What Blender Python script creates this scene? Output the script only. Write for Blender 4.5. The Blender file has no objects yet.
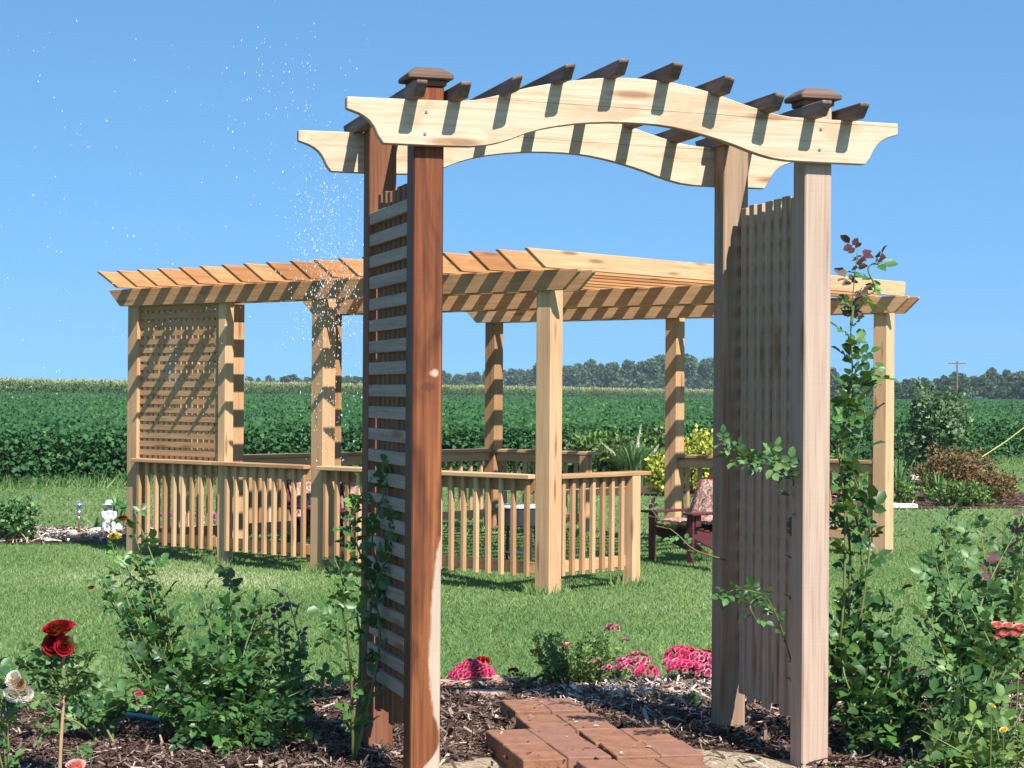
import bpy, bmesh, math, random
import numpy as np
from mathutils import Vector, Matrix, Euler

random.seed(7); rng = np.random.default_rng(11)
R = math.radians
scene = bpy.context.scene
COL = scene.collection

# ------------------------------------------------------------------ camera
FPX, PITCH, ROLL, CAMZ = 2000.0, 0.0043, 0.0066, 1.45
cam = bpy.data.cameras.new('camera'); camo = bpy.data.objects.new('camera', cam); COL.objects.link(camo)
cam.sensor_width = 36; cam.lens = FPX / 1024 * 36; cam.clip_end = 6000; cam.clip_start = .05
camo.matrix_world = Matrix.Translation((0, 0, CAMZ)) @ Matrix.Rotation(R(90) + PITCH, 4, 'X') @ Matrix.Rotation(ROLL, 4, 'Z')
scene.camera = camo

# ------------------------------------------------------------------ light
SUN_EL, SUN_AZ = R(48), R(29)          # azimuth from -Y towards +X
w = bpy.data.worlds.new('World'); scene.world = w; w.use_nodes = True
nt = w.node_tree; bg = nt.nodes['Background']
sky = nt.nodes.new('ShaderNodeTexSky'); sky.sky_type = 'NISHITA'; sky.sun_disc = False
sky.sun_elevation = SUN_EL; sky.sun_rotation = math.pi - SUN_AZ
sky.air_density = 1.0; sky.dust_density = 0.3; sky.ozone_density = 6.0; sky.altitude = 200
tc = nt.nodes.new('ShaderNodeTexCoord'); mp = nt.nodes.new('ShaderNodeMapping')
mp.vector_type = 'POINT'; mp.inputs['Scale'].default_value = (1, 1, 1.05); mp.inputs['Location'].default_value = (0, 0, .29)
nt.links.new(tc.outputs['Generated'], mp.inputs['Vector']); nt.links.new(mp.outputs['Vector'], sky.inputs['Vector'])
wb = nt.nodes.new('ShaderNodeMix'); wb.data_type = 'RGBA'; wb.blend_type = 'MULTIPLY'; wb.inputs[0].default_value = 1; wb.inputs[7].default_value = (.81,1.07,1.0,1)
nt.links.new(sky.outputs['Color'], wb.inputs[6]); nt.links.new(wb.outputs[2], bg.inputs['Color']); bg.inputs['Strength'].default_value = 0.134
sun = bpy.data.lights.new('sun', 'SUN'); suno = bpy.data.objects.new('sun', sun); COL.objects.link(suno)
sun.energy = 5.0; sun.angle = R(.53); sun.color = (1, .95, .87)
sd = Vector((math.sin(SUN_AZ) * math.cos(SUN_EL), -math.cos(SUN_AZ) * math.cos(SUN_EL), math.sin(SUN_EL)))
suno.rotation_euler = sd.to_track_quat('Z', 'Y').to_euler(); suno.location = (5, -5, 20)
scene.view_settings.view_transform = 'Standard'; scene.view_settings.look = 'None'
scene.view_settings.gamma = 1; scene.view_settings.exposure = 0.92
scene.cycles.max_bounces = 6; scene.cycles.transparent_max_bounces = 8

# ------------------------------------------------------------------ helpers
def at(px, py, D):
    """world point seen at pixel (px,py) when it stands D metres away from the photographer"""
    X, Y = px - 512, py - 384
    cr, sr = math.cos(ROLL), math.sin(ROLL)
    xx, yy = cr * X + sr * Y, -sr * X + cr * Y
    c, s = math.cos(PITCH), math.sin(PITCH)
    d = Vector((xx / FPX, c + s * yy / FPX, s - c * yy / FPX))
    return Vector((0, 0, CAMZ)) + d * (D / d.y)

def thing(name, label, cat, loc=(0, 0, 0), rotz=0, group=None):
    o = bpy.data.objects.new(name, None); COL.objects.link(o)
    o.location = loc; o.rotation_euler = (0, 0, rotz); o.empty_display_size = .1
    tag(o, label, cat, group); return o

def tag(o, label=None, cat=None, group=None, kind=None):
    if label: o['label'] = label
    if cat: o['category'] = cat
    if group: o['group'] = group
    if kind: o['kind'] = kind
    return o

def link(name, me, mat, parent=None, bevel=0, loc=None):
    o = bpy.data.objects.new(name, me); COL.objects.link(o)
    if mat: me.materials.append(mat)
    if parent: o.parent = parent
    if loc is not None: o.location = loc
    if bevel:
        m = o.modifiers.new('bevel', 'BEVEL'); m.width = bevel; m.segments = 1; m.limit_method = 'ANGLE'
    return o

class MB:
    def __init__(s): s.v = []; s.f = []
    def add(s, vs, fs):
        n = len(s.v); s.v += [tuple(v) for v in vs]; s.f += [tuple(i + n for i in f) for f in fs]; return s
    def box(s, x0, x1, y0, y1, z0, z1, M=None):
        vs = [Vector(p) for p in ((x0,y0,z0),(x1,y0,z0),(x1,y1,z0),(x0,y1,z0),(x0,y0,z1),(x1,y0,z1),(x1,y1,z1),(x0,y1,z1))]
        if M: vs = [M @ v for v in vs]
        return s.add(vs, [(0,3,2,1),(4,5,6,7),(0,1,5,4),(1,2,6,5),(2,3,7,6),(3,0,4,7)])
    def prism(s, pts, axis, a, b):
        """polygon pts (two coordinates) extruded along axis between a and b"""
        def mk(p, t):
            return {'x': (t, p[0], p[1]), 'y': (p[0], t, p[1]), 'z': (p[0], p[1], t)}[axis]
        n = len(pts); vs = [mk(p, a) for p in pts] + [mk(p, b) for p in pts]
        fs = [tuple(range(n)), tuple(range(2 * n - 1, n - 1, -1))]
        fs += [(i, i + n, (i + 1) % n + n, (i + 1) % n) for i in range(n)]
        return s.add(vs, fs)
    def tube(s, pts, rad, n=6, cap=True):
        pts = [Vector(p) for p in pts]; k = len(pts)
        if not hasattr(rad, '__len__'): rad = [rad] * k
        vs = []; up = Vector((0.31, 0.17, 0.93))
        for i, p in enumerate(pts):
            d = (pts[min(i + 1, k - 1)] - pts[max(i - 1, 0)]).normalized()
            a = d.cross(up)
            if a.length < .05: a = d.cross(Vector((1, 0, 0)))
            a.normalize(); b = d.cross(a)
            for j in range(n):
                t = 2 * math.pi * j / n; vs.append(p + (a * math.cos(t) + b * math.sin(t)) * rad[i])
        fs = [(i*n+j, i*n+(j+1)%n, (i+1)*n+(j+1)%n, (i+1)*n+j) for i in range(k-1) for j in range(n)]
        if cap: fs += [tuple(range(n-1, -1, -1)), tuple(range((k-1)*n, k*n))]
        return s.add(vs, fs)
    def lathe(s, prof, c=(0,0,0), n=20):
        vs = [(c[0]+r*math.cos(2*math.pi*j/n), c[1]+r*math.sin(2*math.pi*j/n), c[2]+z) for r, z in prof for j in range(n)]
        k = len(prof)
        fs = [(i*n+j, i*n+(j+1)%n, (i+1)*n+(j+1)%n, (i+1)*n+j) for i in range(k-1) for j in range(n)]
        fs += [tuple(range(n-1,-1,-1)), tuple(range((k-1)*n, k*n))]
        return s.add(vs, fs)
    def build(s, name, mat, parent=None, origin=None, bevel=0, smooth=False):
        me = bpy.data.meshes.new(name)
        vs = s.v if origin is None else [(a-origin[0], b-origin[1], c-origin[2]) for a, b, c in s.v]
        me.from_pydata(vs, [], s.f)
        bm = bmesh.new(); bm.from_mesh(me); bmesh.ops.recalc_face_normals(bm, faces=bm.faces); bm.to_mesh(me); bm.free()
        if smooth: me.polygons.foreach_set('use_smooth', [True]*len(me.polygons))
        me.update()
        return link(name, me, mat, parent, bevel)

def np_mesh(name, V, F, mat, parent=None, origin=None, rnd=None, smooth=False, k=None):
    """V (n,3), F (m,k) arrays; rnd = one value per vertex"""
    V = np.asarray(V, dtype=np.float32)
    if origin is not None: V = V - np.array(origin, dtype=np.float32)
    me = bpy.data.meshes.new(name); m, kk = F.shape
    me.vertices.add(len(V)); me.vertices.foreach_set('co', V.ravel())
    me.loops.add(m*kk); me.loops.foreach_set('vertex_index', F.ravel().astype(np.int32))
    me.polygons.add(m); me.polygons.foreach_set('loop_start', (np.arange(m)*kk).astype(np.int32))
    me.polygons.foreach_set('loop_total', np.full(m, kk, dtype=np.int32))
    if smooth: me.polygons.foreach_set('use_smooth', np.ones(m, dtype=bool))
    me.update(calc_edges=True)
    if rnd is not None:
        a = me.attributes.new('rnd', 'FLOAT', 'POINT'); a.data.foreach_set('value', np.asarray(rnd, dtype=np.float32))
    return link(name, me, mat, parent)

def norm(a): return a / (np.linalg.norm(a, axis=-1, keepdims=True) + 1e-9)

# leaf template: 8 verts, quads (some degenerate-free as triangles doubled up into quads)
LT = np.array([(0,0,0),(.28,.40,.10),(.68,.38,.08),(1,0,-.10),(.68,-.38,.08),(.28,-.40,.10),(.3,0,0),(.66,0,-.02)], dtype=float)
LF = np.array([(0,1,2,6),(6,2,3,7),(0,6,4,5),(6,7,3,4)])
LF = np.array([(0,6,2,1),(6,7,3,2),(0,5,4,6),(6,4,3,7)])
ST = np.array([(0,0,0),(.5,.30,.07),(1,0,-.08),(.5,-.30,.07)], dtype=float)   # simple leaf
SF = np.array([(0,3,2,1)])

class Leaves:
    def __init__(s, T=LT, F=LF): s.T = T; s.F = F; s.P = []; s.D = []; s.N = []; s.S = []; s.W = []; s.C = []
    def add(s, P, D, N, S, W=.75, C=None):
        P = np.atleast_2d(P); n = len(P)
        s.P.append(P); s.D.append(np.broadcast_to(D, (n,3))); s.N.append(np.broadcast_to(N, (n,3)))
        s.S.append(np.broadcast_to(S, (n,))); s.W.append(np.broadcast_to(W, (n,)))
        s.C.append(rng.random(n) if C is None else np.broadcast_to(C, (n,)))
    def build(s, name, mat, parent=None, origin=None, smooth=False):
        P = np.concatenate(s.P); D = norm(np.concatenate(s.D)); N = np.concatenate(s.N)
        S = np.concatenate(s.S)[:,None,None]; W = np.concatenate(s.W)[:,None,None]; C = np.concatenate(s.C)
        B = norm(np.cross(N, D)); N = np.cross(D, B)
        T = s.T[None]
        V = P[:,None] + S*(T[...,0:1]*D[:,None] + W*T[...,1:2]*B[:,None] + T[...,2:3]*N[:,None])
        n, k = len(P), len(s.T)
        F = (s.F[None] + (np.arange(n)*k)[:,None,None]).reshape(-1, s.F.shape[1])
        return np_mesh(name, V.reshape(-1,3), F, mat, parent, origin, np.repeat(C, k), smooth)

def rdir(n, up=0.0):
    v = rng.normal(size=(n,3)); v = norm(v); v[:,2] += up; return norm(v)

# ------------------------------------------------------------------ materials
def mat_base(name):
    m = bpy.data.materials.new(name); m.use_nodes = True; n = m.node_tree
    return m, n, n.nodes['Principled BSDF']
def N_(n, t, **kw):
    x = n.nodes.new(t)
    for k, v in kw.items(): setattr(x, k, v)
    return x
def ramp(n, fac, stops):
    r = N_(n, 'ShaderNodeValToRGB'); e = r.color_ramp.elements
    while len(e) > 1: e.remove(e[-1])
    e[0].position = stops[0][0]; e[0].color = (*stops[0][1], 1)
    for p, c in stops[1:]:
        q = e.new(p); q.color = (*c, 1)
    n.links.new(fac, r.inputs[0]); return r.outputs[0]
def noise(n, vec, scale, detail=4, rough=.55, dist=0):
    x = N_(n, 'ShaderNodeTexNoise'); x.inputs['Scale'].default_value = scale; x.inputs['Detail'].default_value = detail
    x.inputs['Roughness'].default_value = rough; x.inputs['Distortion'].default_value = dist
    if vec is not None: n.links.new(vec, x.inputs['Vector'])
    return x.outputs['Fac']
def mapping(n, vec, sc, loc=(0,0,0)):
    x = N_(n, 'ShaderNodeMapping'); x.inputs['Scale'].default_value = sc; x.inputs['Location'].default_value = loc
    n.links.new(vec, x.inputs['Vector']); return x.outputs[0]
def mix(n, fac, a, b, mode='MIX'):
    x = N_(n, 'ShaderNodeMix', data_type='RGBA', blend_type=mode)
    for s, v in ((0, fac), (6, a), (7, b)):
        if hasattr(v, 'links') or isinstance(v, bpy.types.NodeSocket): n.links.new(v, x.inputs[s])
        else: x.inputs[s].default_value = v if s == 0 else (*v, 1)
    return x.outputs[2]
def math_(n, op, a, b=0, clamp=False):
    x = N_(n, 'ShaderNodeMath', operation=op); x.use_clamp = clamp
    for i, v in enumerate((a, b)):
        if isinstance(v, bpy.types.NodeSocket): n.links.new(v, x.inputs[i])
        else: x.inputs[i].default_value = v
    return x.outputs[0]
def bump(n, bs, h, strength=.3, dist=.01):
    b = N_(n, 'ShaderNodeBump'); b.inputs['Strength'].default_value = strength; b.inputs['Distance'].default_value = dist
    n.links.new(h, b.inputs['Height']); n.links.new(b.outputs[0], bs.inputs['Normal'])

def wood(name, cols, axis, rough=.75, knot=(.22,.10,.04), grey=None, saw=.25, offs=0.0, var=.35):
    """sawn timber with grain along axis; cols = (light, mid, dark)"""
    m, n, bs = mat_base(name)
    tc = N_(n, 'ShaderNodeTexCoord').outputs['Object']
    oi = N_(n, 'ShaderNodeObjectInfo').outputs['Random']
    # shift the pattern per board
    cmb = N_(n, 'ShaderNodeCombineXYZ'); k = math_(n, 'MULTIPLY', oi, 37.0)
    for i in range(3): n.links.new(k, cmb.inputs[i])
    va = N_(n, 'ShaderNodeVectorMath', operation='ADD'); n.links.new(tc, va.inputs[0]); n.links.new(cmb.outputs[0], va.inputs[1])
    v = va.outputs[0]
    st = {'x': (.55,16,16), 'y': (16,.55,16), 'z': (16,16,.55)}[axis]
    g1 = noise(n, mapping(n, v, st), 3.0, 4, .55, .45)
    st2 = {'x': (1.5,60,60), 'y': (60,1.5,60), 'z': (60,60,1.5)}[axis]
    g2 = noise(n, mapping(n, v, st2), 2.0, 3, .6)
    big = noise(n, v, 1.7, 2, .5)
    f = math_(n, 'ADD', math_(n, 'MULTIPLY', g1, .6), math_(n, 'MULTIPLY', g2, .4))
    c = ramp(n, f, [(.30, cols[2]), (.47, cols[1]), (.68, cols[0])])
    # board to board and along-board variation
    vv = ramp(n, math_(n, 'ADD', math_(n, 'MULTIPLY', oi, .55), math_(n, 'MULTIPLY', big, .5)), [(.2, (1-var, 1-var*1.25, 1-var*1.5)), (.8, (1.06,1.04,1.0))])
    c = mix(n, 1.0, c, vv, 'MULTIPLY')
    # knots
    ks = {'x': (1.1,7,7), 'y': (7,1.1,7), 'z': (7,7,1.1)}[axis]
    vo = N_(n, 'ShaderNodeTexVoronoi'); vo.inputs['Scale'].default_value = 1.35; vo.inputs['Randomness'].default_value = 1
    n.links.new(mapping(n, v, ks), vo.inputs['Vector'])
    kf = ramp(n, vo.outputs['Distance'], [(.09, (1,1,1)), (.20, (0,0,0))])
    c = mix(n, math_(n, 'MULTIPLY', kf, .8), c, knot)
    if grey:
        gf = ramp(n, noise(n, mapping(n, v, {'x': (1,5,5), 'y': (5,1,5), 'z': (5,5,1)}[axis]), 2.2, 4, .6), [(.35, (0,0,0)), (.65, (1,1,1))])
        c = mix(n, math_(n, 'MULTIPLY', gf, grey[1]), c, grey[0])
    n.links.new(c, bs.inputs['Base Color']); bs.inputs['Roughness'].default_value = rough
    bs.inputs['Specular IOR Level'].default_value = .25
    sw = {'x': (90,3,3), 'y': (3,90,3), 'z': (3,3,110)}[axis]
    sn = noise(n, mapping(n, v, sw), 1.0, 2, .5)
    bump(n, bs, math_(n, 'ADD', math_(n, 'MULTIPLY', g2, .8), math_(n, 'MULTIPLY', sn, saw)), .5, .004)
    return m, n, bs, c

def leafmat(name, stops, trans=.25, rough=.5, spec=.35):
    m, n, bs = mat_base(name)
    a = N_(n, 'ShaderNodeAttribute', attribute_name='rnd').outputs['Fac']
    c = ramp(n, a, stops)
    n.links.new(c, bs.inputs['Base Color']); bs.inputs['Roughness'].default_value = rough
    bs.inputs['Specular IOR Level'].default_value = spec
    if trans:
        t = N_(n, 'ShaderNodeBsdfTranslucent'); ms = N_(n, 'ShaderNodeMixShader'); ms.inputs[0].default_value = trans
        n.links.new(mix(n, .35, c, (.35,.5,.05)), t.inputs['Color'])
        n.links.new(bs.outputs[0], ms.inputs[1]); n.links.new(t.outputs[0], ms.inputs[2])
        n.links.new(ms.outputs[0], n.nodes['Material Output'].inputs['Surface'])
    return m

def plain(name, col, rough=.6, spec=.3, metal=0, nz=.12, scale=12):
    m, n, bs = mat_base(name)
    tc = N_(n, 'ShaderNodeTexCoord').outputs['Object']
    f = noise(n, tc, scale, 4, .6)
    c = ramp(n, f, [(.3, tuple(x*(1-nz*2) for x in col)), (.7, tuple(min(1, x*(1+nz)) for x in col))])
    n.links.new(c, bs.inputs['Base Color']); bs.inputs['Roughness'].default_value = rough
    bs.inputs['Specular IOR Level'].default_value = spec; bs.inputs['Metallic'].default_value = metal
    bump(n, bs, f, .2, .005)
    return m

CEDAR = ((.60,.395,.235), (.51,.32,.18), (.37,.215,.11))
CEDAR_R = ((.60,.33,.17), (.50,.25,.115), (.36,.16,.07))
CREAM = ((.66,.535,.42), (.59,.45,.33), (.45,.30,.19))
GREYW = ((.48,.365,.28), (.38,.275,.20), (.24,.16,.11))
PINKW = ((.46,.35,.285), (.40,.295,.235), (.28,.19,.14))
M = {}
for ax in 'xyz':
    M['cedar_'+ax] = wood('cedar_'+ax, CEDAR, ax, var=.42)[0]
    M['cream_'+ax] = wood('cream_'+ax, CREAM, ax, var=.12, saw=.15)[0]
    M['grey_'+ax] = wood('grey_'+ax, GREYW, ax, var=.3)[0]
    M['rafter_'+ax] = wood('rafter_'+ax, CEDAR_R, ax, var=.35)[0]
_m, _n, _bs, _c = wood('arch_wood', CREAM, 'x', var=.15, saw=.15)
_tc = N_(_n, 'ShaderNodeTexCoord').outputs['Object']; _sp = N_(_n, 'ShaderNodeSeparateXYZ'); _n.links.new(_tc, _sp.inputs[0])
_st = ramp(_n, noise(_n, mapping(_n, _tc, (2.2,.8,6)), 1.7, 4, .65, .8), [(.50, (0,0,0)), (.66, (1,1,1))])
_c = mix(_n, math_(_n, 'MULTIPLY', _st, .55), _c, (.42,.24,.13))
_l = math_(_n, 'ADD', math_(_n, 'SUBTRACT', _sp.outputs[2], 2.545), math_(_n, 'MULTIPLY', _sp.outputs[0], .022))
_l = math_(_n, 'ADD', _l, math_(_n, 'MULTIPLY', math_(_n, 'SUBTRACT', noise(_n, mapping(_n, _tc, (6,1,1)), 1, 2, .5), .5), .008))
_ln = math_(_n, 'LESS_THAN', math_(_n, 'ABSOLUTE', _l), .0011)
_c = mix(_n, math_(_n, 'MULTIPLY', _ln, .75), _c, (.10,.06,.04))
_n.links.new(_c, _bs.inputs['Base Color']); M['arch'] = _m
M['pink_z'] = wood('pink_z', PINKW, 'z', var=.1)[0]
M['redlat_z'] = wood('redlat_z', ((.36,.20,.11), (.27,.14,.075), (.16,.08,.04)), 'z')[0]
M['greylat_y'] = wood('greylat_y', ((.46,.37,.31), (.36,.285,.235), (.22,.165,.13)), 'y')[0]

# wet, rust-brown post with a drying edge (a stain with a shape of its own)
def wet_post():
    m, n, bs, c = wood('wet_post', ((.46,.37,.30), (.40,.31,.245), (.30,.21,.155)), 'z', var=.1)
    _, _, = 0, 0
    tc = N_(n, 'ShaderNodeTexCoord').outputs['Object']
    sp = N_(n, 'ShaderNodeSeparateXYZ'); n.links.new(tc, sp.inputs[0])
    z = math_(n, 'DIVIDE', sp.outputs[2], 2.6)
    # edge position across the face as a function of height
    r = N_(n, 'ShaderNodeValToRGB'); r.color_ramp.interpolation = 'B_SPLINE'; e = r.color_ramp.elements
    pts = [(0.0,.15),(.02,.3),(.045,.95),(.07,1.15),(.10,.86),(.15,.66),(.22,.68),(.28,.80),(.335,.93),(.36,1.15),(.5,1.4),(1,1.4)]
    while len(e) > 1: e.remove(e[-1])
    e[0].position = 0; e[0].color = (.15,)*3 + (1,)
    for p, v in pts[1:]: q = e.new(p); q.color = (v/1.5, v/1.5, v/1.5, 1)
    e[0].color = (.1,.1,.1,1)
    n.links.new(z, r.inputs[0])
    xf = math_(n, 'DIVIDE', math_(n, 'SUBTRACT', sp.outputs[0], .125), .11)
    edge = math_(n, 'SUBTRACT', math_(n, 'MULTIPLY', r.outputs[0], 1.5), xf)
    edge = math_(n, 'ADD', edge, math_(n, 'MULTIPLY', math_(n, 'SUBTRACT', noise(n, mapping(n, tc, (20,20,6)), 2, 4, .65), .5), .22))
    wet = math_(n, 'MULTIPLY', edge, 11, True)
    st = noise(n, mapping(n, tc, (22,22,.5)), 2.5, 4, .5, .2)
    wc = ramp(n, st, [(.30, (.095,.030,.013)), (.5, (.175,.058,.021)), (.72, (.28,.105,.038))])
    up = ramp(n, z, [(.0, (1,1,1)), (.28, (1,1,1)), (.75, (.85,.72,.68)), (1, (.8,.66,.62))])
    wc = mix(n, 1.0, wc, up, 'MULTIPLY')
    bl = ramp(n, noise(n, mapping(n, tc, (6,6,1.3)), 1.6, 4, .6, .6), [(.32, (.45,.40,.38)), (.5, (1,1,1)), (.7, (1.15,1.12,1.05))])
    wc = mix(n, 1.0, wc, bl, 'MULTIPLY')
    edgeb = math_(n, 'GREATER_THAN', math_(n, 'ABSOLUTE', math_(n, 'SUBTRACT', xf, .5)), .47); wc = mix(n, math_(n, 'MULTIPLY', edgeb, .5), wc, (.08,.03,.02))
    # the knots
    for kx, kz, s, col in ((.205,1.52,.020,(.50,.33,.25)), (.180,1.47,.045,(.10,.03,.015)), (.232,.90,.032,(.22,.06,.03))):
        cx = math_(n, 'SUBTRACT', sp.outputs[0], kx); cz = math_(n, 'MULTIPLY', math_(n, 'SUBTRACT', sp.outputs[2], kz), 1.5)
        d = math_(n, 'SQRT', math_(n, 'ADD', math_(n, 'MULTIPLY', cx, cx), math_(n, 'MULTIPLY', cz, cz)))
        d = math_(n, 'ADD', d, math_(n, 'MULTIPLY', math_(n, 'SUBTRACT', st, .5), .06))
        k = math_(n, 'SUBTRACT', 1.0, math_(n, 'MULTIPLY', math_(n, 'SUBTRACT', d, s*.45), 60), True)
        wc = mix(n, k, wc, col)
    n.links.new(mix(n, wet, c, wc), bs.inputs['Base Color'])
    rr = math_(n, 'SUBTRACT', .8, math_(n, 'MULTIPLY', wet, .22)); n.links.new(rr, bs.inputs['Roughness'])
    return m
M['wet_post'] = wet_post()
M['cap'] = wood('cap', ((.22,.15,.12), (.15,.095,.075), (.08,.05,.04)), 'x')[0]
M['steel'] = plain('steel', (.5,.5,.5), .35, .5, 1)

LEAF_ROSE = leafmat('rose_leaf', [(0, (.018,.055,.016)), (.45, (.035,.10,.025)), (.8, (.07,.17,.04)), (1, (.14,.27,.06))], .22, .42, .45)
LEAF_ROSE_L = leafmat('rose_leaf_light', [(0, (.025,.075,.025)), (.5, (.065,.15,.048)), (1, (.17,.30,.10))], .25, .45, .4)
LEAF_YOUNG = leafmat('rose_leaf_young', [(0, (.07,.025,.035)), (.6, (.13,.05,.06)), (1, (.12,.12,.06))], .2, .45)
LEAF_SOY = leafmat('soy_leaf', [(0, (.018,.058,.022)), (.5, (.036,.108,.038)), (.85, (.058,.150,.048)), (1, (.11,.22,.06))], .2, .6, .15)
LEAF_TREE = leafmat('tree_leaf', [(0, (.045,.08,.045)), (.5, (.075,.13,.06)), (1, (.13,.20,.08))], .12, .7, .1)
LEAF_SHRUB = leafmat('shrub_leaf', [(0, (.035,.08,.03)), (.6, (.085,.15,.06)), (1, (.22,.30,.14))], .15, .5, .3)
LEAF_RED = leafmat('spirea_leaf', [(0, (.05,.07,.025)), (.45, (.12,.11,.04)), (.8, (.26,.10,.05)), (1, (.36,.16,.09))], .15, .6, .2)
LEAF_YEL = leafmat('yellow_leaf', [(0, (.16,.20,.03)), (.5, (.36,.38,.05)), (1, (.62,.58,.10))], .2, .5, .3)
LEAF_BLADE = leafmat('blade_leaf', [(0, (.03,.09,.03)), (.6, (.08,.19,.06)), (1, (.20,.33,.12))], .2, .5, .3)
LEAF_LOW = leafmat('low_leaf', [(0, (.035,.08,.02)), (.6, (.09,.17,.04)), (1, (.22,.30,.07))], .2, .5, .3)
GRASS = leafmat('grass_blade', [(0, (.050,.118,.034)), (.45, (.125,.220,.068)), (.85, (.235,.320,.120)), (1, (.44,.43,.26))], .25, .6, .2)
STEM = plain('rose_stem', (.13,.16,.05), .6)
STEM_OLD = plain('old_cane', (.42,.27,.14), .7)
BARK = plain('bark', (.16,.12,.09), .9, scale=3)
def petal(name, a, b):
    return leafmat(name, [(0, a), (1, b)], .25, .55, .25)
P_RED = leafmat('petal_red', [(0, (.10,.001,.004)), (.5, (.30,.004,.012)), (1, (.55,.012,.035))], .2, .85, .08)
P_PINK = petal('petal_pink', (.50,.015,.11), (.90,.40,.55))
P_HOT = petal('petal_hot_pink', (.62,.015,.12), (.88,.16,.34))
P_CORAL = petal('petal_coral', (.75,.16,.16), (.95,.55,.50))
P_WHITE = petal('petal_white', (.62,.52,.40), (.88,.84,.76))
P_YEL = petal('petal_yellow', (.75,.45,.05), (.95,.80,.25))
P_MAG = petal('petal_magenta', (.50,.06,.40), (.80,.35,.70))

# ------------------------------------------------------------------ ground
def rise(x, y):
    t = np.clip((y-60)/130, 0, 1); s = t*t*(3-2*t); q = np.clip((35-x)/60, 0, 1)
    return -.1 + .32*s*q
def wavy(x, y): return .5*np.sin(x*.9+1.3*np.sin(y*.31)) + .5*np.sin(y*1.1+x*.37)

def sheet(name, xs, ys, zf, mat):
    X, Y = np.meshgrid(xs, ys); Z = zf(X, Y); V = np.stack([X, Y, Z], -1).reshape(-1,3)
    a, b = len(ys), len(xs); i = np.arange((a-1)*(b-1)); r, c = i//(b-1), i%(b-1); p = r*b+c
    F = np.stack([p, p+1, p+b+1, p+b], 1)
    o = np_mesh(name, V, F, mat, smooth=True); tag(o, kind='structure'); return o

m, n, bs = mat_base('lawn'); tcn = N_(n, 'ShaderNodeTexCoord').outputs['Object']
f1 = noise(n, tcn, .55, 4, .6); f2 = noise(n, mapping(n, tcn, (1,.6,1)), 22, 5, .7); f3 = noise(n, tcn, 90, 3, .7)
c = ramp(n, math_(n, 'ADD', math_(n, 'MULTIPLY', f2, .55), math_(n, 'MULTIPLY', f3, .45)), [(.36, (.06,.105,.034)), (.5, (.13,.195,.068)), (.64, (.23,.29,.12))])
c = mix(n, math_(n, 'MULTIPLY', ramp(n, f1, [(.52, (0,0,0)), (.72, (1,1,1))]), .5), c, (.20,.20,.09))
n.links.new(c, bs.inputs['Base Color']); bs.inputs['Roughness'].default_value = .9; bs.inputs['Specular IOR Level'].default_value = .1
bump(n, bs, f3, .8, .03)
LAWN = m
gx = np.concatenate([[-3000,-1200,-500,-200,-100,-60], np.linspace(-40,40,41), [60,100,200,500,1200,3000]])
gy = np.concatenate([[-200,-40,-10], np.linspace(0,60,31), np.linspace(70,200,14), [300,500,900,1600,4000]])
sheet('lawn', gx, gy, lambda X, Y: rise(X, Y) + 0*X, LAWN)

# arbor frame: origin, yaw
AO, AY = Vector((-.4733, 7.2684, 0)), .2845
def a2w(u, v, z=0.): return (AO[0]+u*math.cos(AY)-v*math.sin(AY), AO[1]+u*math.sin(AY)+v*math.cos(AY), z)
def w2a(x, y):
    dx, dy = x-AO[0], y-AO[1]; return dx*math.cos(AY)+dy*math.sin(AY), -dx*math.sin(AY)+dy*math.cos(AY)
PO, PY = Vector((.3233, 15.2179, -.1)), -.7149
def p2w(u, v, z=0.): return (PO[0]+u*math.cos(PY)-v*math.sin(PY), PO[1]+u*math.sin(PY)+v*math.cos(PY), z)

def edge_v(u): return 2.62 + .22*np.sin(u*.8+.6) + .08*np.sin(u*2.7)     # far border of the mulch bed
def bedz(u, v):
    t = np.clip((edge_v(u)-v)/.35, 0, 1); h = -.125 + .125*t*t*(3-2*t)
    return h + .012*np.sin(u*7.1+v*3)*np.sin(v*8.3+u) * t
m, n, bs = mat_base('mulch'); tcn = N_(n, 'ShaderNodeTexCoord').outputs['Object']
f2 = noise(n, tcn, 30, 6, .75, .8); f3 = noise(n, mapping(n, tcn, (1,3,1)), 45, 4, .7); sa = noise(n, tcn, 1.6, 3, .6)
c = ramp(n, math_(n, 'ADD', math_(n, 'MULTIPLY', f2, .5), math_(n, 'MULTIPLY', f3, .5)), [(.38, (.025,.014,.010)), (.5, (.085,.050,.034)), (.66, (.22,.14,.10))])
# bare sandy soil round the pavers
sp = N_(n, 'ShaderNodeSeparateXYZ'); n.links.new(tcn, sp.inputs[0])
dx = math_(n, 'SUBTRACT', sp.outputs[0], .50); dy = math_(n, 'SUBTRACT', sp.outputs[1], 7.35)
dd = math_(n, 'SQRT', math_(n, 'ADD', math_(n, 'MULTIPLY', dx, dx), math_(n, 'MULTIPLY', math_(n, 'MULTIPLY', dy, dy), 1.6)))
dd = math_(n, 'ADD', dd, math_(n, 'MULTIPLY', math_(n, 'SUBTRACT', sa, .5), .5))
sand = ramp(n, dd, [(.98, (1,1,1)), (1.10, (0,0,0))])
sc_ = ramp(n, noise(n, tcn, 60, 5, .7), [(.35, (.36,.27,.18)), (.65, (.56,.45,.32))])
c = mix(n, sand, c, sc_)
n.links.new(c, bs.inputs['Base Color']); bs.inputs['Roughness'].default_value = .95; bs.inputs['Specular IOR Level'].default_value = .1
bump(n, bs, f2, .9, .03)
MULCH = m
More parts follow.
